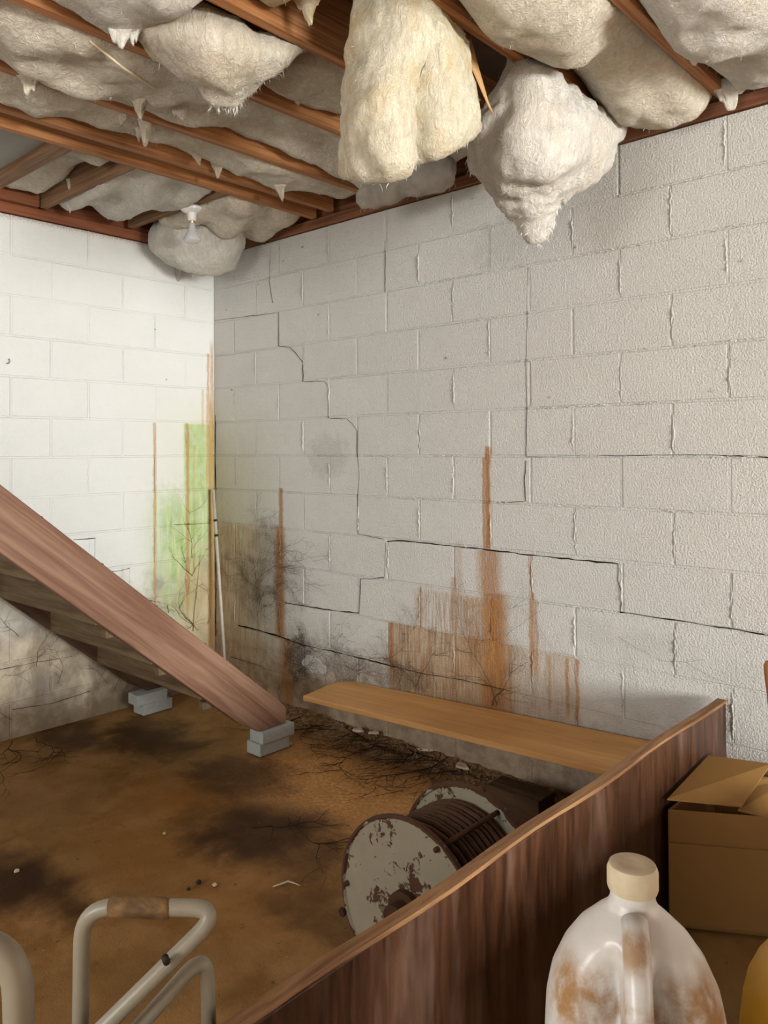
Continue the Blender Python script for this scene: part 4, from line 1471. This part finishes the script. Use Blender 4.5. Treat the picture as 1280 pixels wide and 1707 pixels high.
def jug(name, label, cat, loc, hang, mat, capmat, labelled=True, sc=1.0):
    root = empty(name, loc)
    root.rotation_euler.z = hang
    root.scale = (sc, sc, sc)
    tag(root, label, cat)
    prof = [(0.0, 0.070), (0.006, 0.078), (0.06, 0.080), (0.10, 0.0805), (0.13, 0.080), (0.16, 0.0775), (0.183, 0.0725), (0.205, 0.0625), (0.222, 0.0505), (0.238, 0.034), (0.247, 0.0235), (0.254, 0.020), (0.266, 0.019)]
    V, F = [], []
    nk = 72
    P2 = []
    for i in range(len(prof) - 1):
        for k in range(4):
            t = k / 4
            P2.append((prof[i][0] + (prof[i + 1][0] - prof[i][0]) * t, prof[i][1] + (prof[i + 1][1] - prof[i][1]) * t))
    P2.append(prof[-1])
    for z, r in P2:
        for k in range(nk):
            a = 2 * math.pi * k / nk - math.pi
            # slightly squared body
            sq = 1.0 + 0.035 * math.cos(4 * a) * max(0, min(1, (0.17 - z) / 0.1)) * -1
            rr = r * sq
            # hollows either side of the moulded handle (handle looks along +x)
            hz = max(0.0, 1 - ((z - 0.168) / 0.066) ** 2)
            side = math.exp(-((abs(a) - 0.46) / 0.27) ** 2)
            rr -= 0.042 * hz * side * (r / 0.07)
            ridge = math.exp(-(a / 0.17) ** 2)
            rr += 0.006 * hz * ridge
            V.append((rr * math.cos(a), rr * math.sin(a), z))
    m = len(P2)
    for i in range(m - 1):
        for k in range(nk):
            a, b = i * nk + k, i * nk + (k + 1) % nk
            F.append((a, b, b + nk, a + nk))
    F += [tuple(range(nk))[::-1], tuple((m - 1) * nk + k for k in range(nk))]
    fix_normals(mesh_obj('body', V, F, mat, root, True))
    hp = round_path([(0.022, 0, 0.246), (0.052, 0, 0.232), (0.078, 0, 0.185), (0.086, 0, 0.12), (0.070, 0, 0.085)], 0.03, 6)
    fix_normals(mesh_obj('handle', *tube_vf(hp, 0.0115, 16), mat, root, True))
    c_ = lathe('cap', [(0.018, 0.2625), (0.0215, 0.263), (0.0225, 0.266), (0.0225, 0.280), (0.0205, 0.285), (0.0185, 0.286), (0.010, 0.2845), (0.003, 0.2835)], capmat, root, 40)
    if labelled:
        V, F = [], []
        for z in (0.02, 0.092):
            for k in range(31):
                a = math.radians(75 + 210 * k / 30)
                r = 0.0825 * (1.0 - 0.035 * math.cos(4 * a) * max(0, min(1, (0.17 - z) / 0.1)))
                V.append((r * math.cos(a), r * math.sin(a), z))
        F = [(k, k + 1, k + 32, k + 31) for k in range(30)]
        mesh_obj('label', V, F, M['navy'], root, True)
    return root


CT = at(1054, 1440, 0.715)
BZ = CT.z - 0.285
toc = CAM - CT
hang = math.atan2(toc.y, toc.x)
jug('plastic_jug', 'dusty white plastic jug with cream screw cap in the foreground', 'jug', (CT.x, CT.y, BZ), hang + 0.06, M['jug'], M['cap'])
CY = at(1362, 1500, 0.74)
jug('plastic_jug', 'yellow plastic jug cut off by the right edge', 'jug', (CY.x, CY.y, BZ + 0.001), hang + 2.2, M['yellow'], M['yellow'], False, (CY.z - BZ) / 0.285)
# low bench that carries the jugs (its top lies just below the picture)
M['bench'] = wood('bench_wood', (0.20, 0.12, 0.06), (0.11, 0.06, 0.03), 'x', 40, 0.05)
be = empty('bench', (CT.x + 0.06, CT.y, 0))
be.rotation_euler.z = -YAW
tag(be, 'low wooden bench carrying the two plastic jugs', 'bench')
box('bench_top', -0.35, 0.46, -0.40, 0.085, BZ - 0.032, BZ - 0.0005, M['bench'], be, 0.003, 1)
for x in (-0.33, 0.39):
    for y in (-0.38, 0.02):
        box('leg', x, x + 0.05, y, y + 0.05, 0.0, BZ - 0.032, M['bench'], be, 0.003, 1)
box('apron', -0.30, 0.41, 0.035, 0.055, BZ - 0.16, BZ - 0.032, M['bench'], be, 0.002, 1)
# chest added out of view, keeping doorway light off the floor and box
tk = empty('shade_chest', (4.25, -1.30, 0))
tag(tk, 'added unseen wooden chest beyond the right edge, shading the foreground', 'shade_chest')
box('body', -0.38, 0.38, -0.38, 0.66, 0.0, 0.48, M['darkwood'], tk, 0.006, 2)
box('lid', -0.395, 0.395, -0.395, 0.675, 0.481, 0.54, M['darkwood'], tk, 0.008, 2)

ct = empty('shade_carton', (3.68, -0.70, 0))  # carton added out of view to keep doorway light off the slumped box
tag(ct, 'added unseen carton that shades the slumped box from its right', 'box')
box('carton_body', -0.13, 0.13, -0.24, 0.25, 0.0, 0.47, M['card'], ct, 0.003, 1)
box('tape_strip', -0.025, 0.025, -0.242, 0.252, 0.468, 0.472, M['kraft'], ct)

# plywood cabinet added out of view to block doorway light from the jug
cu = empty('shade_cabinet', (4.85, -2.35, 0))
tag(cu, 'added unseen plywood cabinet right of the camera, shading the white jug', 'shade_cabinet')
box('body', -0.2, 0.2, -0.55, 0.40, 0.0, 1.28, M['darkwood'], cu, 0.004, 1)
for yy in (-0.545, -0.07):
    dr = box('door', -0.222, -0.201, yy, yy + 0.465, 0.05, 1.25, M['bench'], cu, 0.003, 1)
    hk = box('knob', -0.24, -0.222, yy + 0.21, yy + 0.24, 0.70, 0.73, M['darkiron'], dr, 0.004, 2)

# wooden tool handle at the right edge
M['handle'] = wood('orange_tool_handle', (0.55, 0.27, 0.10), (0.33, 0.13, 0.045), 'z', 40, 0.05, 0.45, 0.2)
p0 = at(1286, 1100, 1.9)
p1 = Vector((3.53, -1.00, 0.0))
dv = (p0 - p1)
L = dv.length
hd_ = lathe('tool_handle', [(0.013, 0.0), (0.015, 0.02), (0.015, L * 0.6), (0.0165, L - 0.09), (0.019, L - 0.03), (0.0185, L - 0.012), (0.014, L - 0.003), (0.005, L)], M['handle'], None, 24)
hd_.location = p1
hd_.rotation_euler = dv.to_track_quat('Z', 'Y').to_euler()
tag(hd_, 'rounded wooden tool handle end at the right edge', 'handle')

# ------------------------------------------------------------------ tubular frame in the lower left foreground
M['tubepaint'] = plain('cream_painted_tube', (0.31, 0.275, 0.205), 0.38, 0.45, 0.12, 25)
M['gripm'] = wood('worn_tape_grip', (0.42, 0.24, 0.09), (0.10, 0.06, 0.03), 'x', 30, 0.2, 0.7, 0.6, (0.05, 0.03, 0.02), False)
fr_ = empty('tubular_frame', at(240, 1512, 1.25) * 1.0)
fr_.location.z = 0
tag(fr_, 'cream tubular metal frame with worn brown grip, lower left foreground', 'metal frame')
fo = Vector(fr_.location)


def rel(ps):
    return [Vector(p) - fo for p in ps]


def drop(p, dx=0.0, dy=0.0):
    return Vector((p.x + dx, p.y + dy, 0.0))


a0, a1, a2 = at(137, 1511, 1.25), at(374, 1514, 1.25), at(210, 1676, 1.19)
dd = (a2 - a1).normalized()
a3 = a1 + dd * (a1.z / -dd.z)
fix_normals(mesh_obj('tube', *tube_vf(rel(round_path([drop(a0, -0.02), a0, a1, a3], 0.055, 10)), 0.0128, 18), M['tubepaint'], fr_, True))
b0, b1, b2 = at(345, 1583, 1.27), at(243, 1699, 1.22), at(385, 1720, 1.27)
dd = (b1 - b0).normalized()
b3 = b0 + dd * (b0.z / -dd.z)
dd2 = (b2 - b0).normalized()
b4 = drop(b2, -0.04)
fix_normals(mesh_obj('tube', *tube_vf(rel(round_path([b4, b0, b3], 0.05, 10)), 0.0118, 18), M['tubepaint'], fr_, True))
fix_normals(mesh_obj('grip', *tube_vf(rel([at(183, 1512, 1.25), at(195, 1511, 1.25), at(275, 1514, 1.25), at(284, 1515, 1.25)]), [0.0140, 0.0158, 0.0158, 0.0140], 20), M['gripm'], fr_, True))
bo = at(278, 1604, 1.20)
fix_normals(mesh_obj('bolt', *tube_vf(rel([bo, bo + Vector((0.004, -0.006, 0.012))]), 0.0055, 10), M['darkiron'], fr_, True))
c0, c1, c2 = at(-150, 1572, 0.80), at(28, 1572, 0.80), at(58, 1740, 0.80)
fix_normals(mesh_obj('tube', *tube_vf(rel(round_path([drop(c0, -0.02), c0, c1, drop(c2, 0.02)], 0.05, 10)), 0.0150, 18), M['tubepaint'], fr_, True))

# ------------------------------------------------------------------ dirt, chips, roots
M['dirt'] = (lambda g: g.out(g.mix(g.sm(g.noise(g.pos(), 40, 5, 0.7), 0.35, 0.65), (0.15, 0.085, 0.04), (0.42, 0.25, 0.13)), None, g.bump(g.noise(g.pos(), 90, 4, 0.7), 0.008)))(G('loose_dirt', 0.95, 0.1))
V, F = [], []
NU, NVv = 170, 9
for i in range(NU + 1):
    x = 0.02 + 2.95 * i / NU
    hh = 0.018 + 0.014 * mn.noise(Vector((x * 4, 0, 0))) + 0.015 * mn.noise(Vector((x * 13, 2, 0)))
    ww = 0.17 + 0.06 * mn.noise(Vector((x * 3, 5, 0))) + 0.03 * mn.noise(Vector((x * 11, 5, 0)))
    for j in range(NVv + 1):
        t = j / NVv
        z = hh * (1 - t) ** 1.6 + 0.010 * mn.noise(Vector((x * 30, t * 6, 1))) * (1 - t) + 0.006 * mn.noise(Vector((x * 70, t * 14, 4))) * (1 - t * t) - 0.004 * t
        V.append((x, -ww * t - 0.001, z))
for i in range(NU):
    for j in range(NVv):
        a = i * (NVv + 1) + j
        F.append((a, a + 1, a + NVv + 2, a + NVv + 1))
bank = tag(stuff(mesh_obj('dirt_bank', V, F, M['dirt'], None, True)), 'crumbled dirt and grit banked along the foot of the right wall', 'dirt')
# grit scattered on it
V, F = [], []
for _ in range(900):
    x = random.uniform(0.2, 2.95)
    y = -abs(random.gauss(0.0, 0.13)) - 0.01
    r = random.uniform(0.002, 0.007)
    z = max(0, 0.022 * (1 + y / 0.16)) + r * 0.3
    b = len(V)
    for k in range(6):
        dvec = [(1, 0, 0), (-1, 0, 0), (0, 1, 0), (0, -1, 0), (0, 0, 1), (0, 0, -1)][k]
        s = r * random.uniform(0.6, 1.3)
        V.append((x + dvec[0] * s, y + dvec[1] * s, z + dvec[2] * s))
    F += [(b, b + 2, b + 4), (b + 2, b + 1, b + 4), (b + 1, b + 3, b + 4), (b + 3, b, b + 4), (b + 2, b, b + 5), (b + 1, b + 2, b + 5), (b + 3, b + 1, b + 5), (b, b + 3, b + 5)]
M['grit'] = plain('grit', (0.24, 0.16, 0.095), 0.9, 0.15, 0.6, 150)
stuff(mesh_obj('grit', V, F, M['grit'], bank))

M['chip'] = plain('pale_plaster', (0.62, 0.52, 0.36), 0.9, 0.15, 0.15, 60, 0.002)


def chip(label, px, py, lx, ly, lz, rot, z=0.0, cat='chip'):
    p = onz(px, py, z)
    V, F = [], []
    n = 9
    for lay, sc in ((0, 1.0), (1, 0.85)):
        for k in range(n):
            a = 2 * math.pi * k / n
            rr = (0.7 + 0.5 * random.random()) * sc
            V.append((lx * rr * math.cos(a), ly * rr * math.sin(a), lz * lay + 0.25 * lz * random.random()))
    F = [tuple(range(n))[::-1], tuple(range(n, 2 * n))] + [(k, (k + 1) % n, n + (k + 1) % n, n + k) for k in range(n)]
    o = mesh_obj('plaster_chip', V, F, M['chip'], None)
    o.location = p
    o.rotation_euler = (0.1, -0.1, rot)
    tag(o, label, cat, 'plaster chips fallen by the right wall')


chip('flat pale plaster chip nearest the stair stringer', 597, 1219, 0.042, 0.016, 0.012, 0.1, 0.03)
chip('narrow pale plaster chip just left of the upright crumb', 624, 1223, 0.030, 0.012, 0.010, 0.4, 0.03)
chip('upright knobbly plaster crumb below the shelf plank', 653, 1214, 0.020, 0.016, 0.045, 0.2, 0.02)
chip('long tan plaster chip amid the floor roots', 712, 1250, 0.052, 0.020, 0.010, 0.2, 0.015)
chip('tan plaster flake left of the wood block', 771, 1279, 0.045, 0.022, 0.010, -0.3, 0.01)
chip('small pale chip beside the stacked concrete bricks', 484, 1241, 0.012, 0.010, 0.008, 0.2, 0.0)
chip('tiny white fleck alone in the middle of the brown floor', 274, 1390, 0.007, 0.006, 0.004, 0.2, 0.0)
chip('white crumb on the dark stain at far lower left', 28, 1453, 0.010, 0.008, 0.006, 0.9, 0.0)
chip('pale crumb near the tubular frame, right of the dark nubs', 358, 1476, 0.010, 0.006, 0.005, 0.7, 0.0)

M['root'] = plain('dead_root', (0.095, 0.060, 0.036), 0.9, 0.1, 0.4, 60)
M['root_floor'] = plain('dark_floor_root', (0.045, 0.024, 0.012), 0.9, 0.1, 0.4, 60)
M['root_red'] = plain('reddish_dead_root', (0.17, 0.075, 0.035), 0.9, 0.1, 0.4, 60)
tw = [onz(px, py, 0.004) for px, py in ((455, 1478), (470, 1473), (480, 1469), (490, 1472), (500, 1476))]
tag(tube('twig', tw, [0.0018, 0.003, 0.003, 0.002, 0.001], plain('bleached_twig', (0.62, 0.55, 0.45), 0.8, 0.2), None, 8), 'short bleached twig lying on the floor left of the cable reel', 'twig')
for lab, px, py, r in (('round dark nub on the floor above the tubular frame grip', 331, 1474, 0.009), ('smaller dark nub just left of the round one', 314, 1484, 0.006)):
    p = onz(px, py, 0)
    o = lathe('dirt_nub', [(r * 0.5, 0.0), (r, r * 0.4), (r * 0.9, r * 1.1), (r * 0.4, r * 1.5)], M['darkiron'], None, 10)
    o.location = p
    tag(o, lab, 'clod')


WF_ = None


def roots(label, W, starts, mat, seed, n=0.0055):
    """dead roots clinging to a surface: branching tubes laid over it"""
    rnd = random.Random(seed)
    V, F = [], []

    def grow(u, v, a, L, r, dep, curl):
        pts, rad = [], []
        seg = max(4, int(L / 0.012))
        step = L / seg
        for i in range(seg + 1):
            t = i / seg
            pts.append(W(u, v, n + r * 0.6 + 0.002 * rnd.random()))
            rad.append(max(0.0004, 0.55 * r * (1 - 0.75 * t)))
            if dep > 0 and i > 1 and rnd.random() < 0.10 + 0.05 * dep:
                grow(u, v, a + rnd.choice((-1, 1)) * rnd.uniform(0.35, 1.1), L * rnd.uniform(0.3, 0.6), r * 0.62, dep - 1, curl)
            a += rnd.gauss(0, curl)
            u += math.cos(a) * step
            v += math.sin(a) * step
            if W is not WF_:
                u = max(u, 0.012)
        tube_vf(pts, rad, 4, V, F, False)
    for (u, v, a, L, r, dep, curl) in starts:
        grow(u, v, math.radians(a), L, r, dep, curl)
    o = mesh_obj('dead_roots', V, F, mat, None, True)
    tag(o, label, 'roots')
    return o


def RW(px, py):
    return wr(px, py)


def st(conv, px, py, ang, L, r, dep, curl=0.16):
    u_, v_ = conv(px, py)
    return (u_, v_, ang, L, r, dep, curl)


roots('bushy dark dead roots on the wall between corner pole and rust streak', WR,
      [st(RW, 432, 1042, 92, 0.62, 0.0028, 3), st(RW, 436, 1000, 60, 0.35, 0.002, 3), st(RW, 430, 985, 120, 0.35, 0.002, 3), st(RW, 428, 960, 80, 0.35, 0.002, 3), st(RW, 440, 950, 40, 0.22, 0.0018, 2), st(RW, 425, 940, 140, 0.2, 0.0018, 2), st(RW, 440, 1040, 70, 0.3, 0.002, 3), st(RW, 425, 1035, 110, 0.3, 0.002, 3)], M['root'], 1)
roots('small spray of dark roots crossing the left rust streak', WR,
      [st(RW, 455, 985, 45, 0.25, 0.002, 2), st(RW, 470, 945, 10, 0.14, 0.002, 2), st(RW, 470, 955, 25, 0.14, 0.0018, 2), st(RW, 468, 940, -15, 0.12, 0.0018, 2), st(RW, 462, 970, 70, 0.2, 0.0018, 2)], M['root'], 2)
roots('matted black roots at wall foot right of the left rust streak', WR,
      [st(RW, 490, 1130, 88, 0.26, 0.0025, 3, 0.3), st(RW, 500, 1130, 80, 0.26, 0.0025, 3, 0.3), st(RW, 508, 1120, 100, 0.22, 0.0025, 3, 0.3), st(RW, 484, 1110, 70, 0.2, 0.002, 3, 0.3), st(RW, 495, 1080, 20, 0.2, 0.002, 3, 0.3)], M['root'], 3)
roots('fine dark roots fanning up behind the left end of the plank', WR,
      [st(RW, 560, 1140, 60, 0.22, 0.002, 3), st(RW, 575, 1140, 100, 0.2, 0.002, 3), st(RW, 590, 1135, 45, 0.2, 0.002, 2), st(RW, 545, 1135, 120, 0.2, 0.0018, 2), st(RW, 560, 1090, 5, 0.3, 0.002, 3), st(RW, 520, 1080, -10, 0.3, 0.002, 3)], M['root'], 4)
roots('dark roots climbing the orange stained blocks above the plank', WR,
      [st(RW, 695, 1145, 75, 0.26, 0.0032, 3), st(RW, 695, 1145, 120, 0.24, 0.0026, 3), st(RW, 730, 1150, 100, 0.2, 0.0022, 2), st(RW, 665, 1140, 70, 0.2, 0.0022, 2), st(RW, 640, 1100, 15, 0.35, 0.002, 2), st(RW, 830, 1175, 125, 0.38, 0.003, 3), st(RW, 822, 1175, 85, 0.30, 0.003, 2), st(RW, 828, 1175, 60, 0.22, 0.002, 2)], M['root'], 5)
roots('thin faint roots straying across the blocks right of the main rust run', WR,
      [st(RW, 845, 1060, 50, 0.22, 0.0012, 1, 0.1), st(RW, 850, 1015, 20, 0.2, 0.0012, 1, 0.1), st(RW, 920, 1080, 120, 0.2, 0.001, 1, 0.1), st(RW, 880, 1100, 100, 0.25, 0.001, 1, 0.1), st(RW, 1030, 1060, -20, 0.35, 0.001, 1, 0.1)], M['root'], 6)['kind'] = 'stuff'
LWc = lambda px, py: wl(px, py)
roots('reddish branching root on the green stained left wall', WL,
      [st(LWc, 321, 1052, 90, 0.46, 0.0035, 0, 0.03), st(LWc, 320, 958, 120, 0.18, 0.0026, 2, 0.12), st(LWc, 320, 960, 62, 0.20, 0.0026, 2, 0.12), st(LWc, 319, 930, 95, 0.30, 0.0022, 2, 0.12), st(LWc, 307, 938, 98, 0.12, 0.002, 1), st(LWc, 322, 1045, 50, 0.35, 0.0024, 2), st(LWc, 330, 1050, 30, 0.25, 0.002, 2), st(LWc, 345, 1040, 100, 0.3, 0.002, 2), st(LWc, 312, 1048, 160, 0.12, 0.002, 1)], M['root_red'], 7)
roots('dark roots sprawling over the dirty wall beneath the stair', WL,
      [st(LWc, 205, 1150, 130, 0.35, 0.0025, 3), st(LWc, 190, 1150, 100, 0.25, 0.0025, 3), st(LWc, 180, 1140, 60, 0.2, 0.002, 3), st(LWc, 60, 1110, 95, 0.25, 0.002, 2), st(LWc, 30, 1060, 60, 0.2, 0.002, 2), st(LWc, 95, 1140, 110, 0.2, 0.002, 3), st(LWc, 20, 1200, 40, 0.3, 0.002, 2)], M['root'], 8)


def WF(u_, v_, n_):
    return (u_, v_, n_ + 0.003)


WF_ = WF


def fz(px, py):
    p = onz(px, py, 0)
    return p.x, p.y


fs = []
rr_ = random.Random(11)
for px in range(540, 800, 21):
    py = 1210 + (px - 545) * 0.30 + rr_.uniform(-4, 14)
    u_, v_ = fz(px, py)
    fs.append((u_, v_, rr_.uniform(-130, -50) - 20, rr_.uniform(0.18, 0.45), rr_.uniform(0.0035, 0.0062), 3, 0.2))
for px, py, a, L in ((560, 1205, -20, 0.5), (640, 1230, -15, 0.6), (500, 1200, -100, 0.3), (600, 1215, 170, 0.5), (720, 1255, 10, 0.5)):
    u_, v_ = fz(px, py)
    fs.append((u_, v_, a, L, 0.006, 2, 0.14))
roots('tangle of dark dead roots spreading over the floor below the plank', WF, fs, M['root_floor'], 12)
fs = []
for px, py, a, L in ((480, 1370, -10, 0.4), (420, 1385, 20, 0.3), (20, 1240, -30, 0.5), (60, 1235, -10, 0.4), (90, 1250, 20, 0.3)):
    u_, v_ = fz(px, py)
    fs.append((u_, v_, a, L, 0.005, 2, 0.2))
roots('sparse dark root threads on the open floor by the stair', WF, fs, M['root_floor'], 13)['kind'] = 'stuff'

# bent wire hook in the left wall
hu, hv = wl(14, 602)
hk = [WL(hu, hv + 0.010, -0.004), WL(hu, hv + 0.010, 0.012), WL(hu, hv - 0.006, 0.018), WL(hu + 0.006, hv - 0.014, 0.018), WL(hu + 0.014, hv - 0.012, 0.018)]
tag(tube('wire_hook', round_path(hk, 0.006, 4), 0.0016, M['darkiron'], None, 8), 'tiny dark wire hook in the white left wall', 'hook')
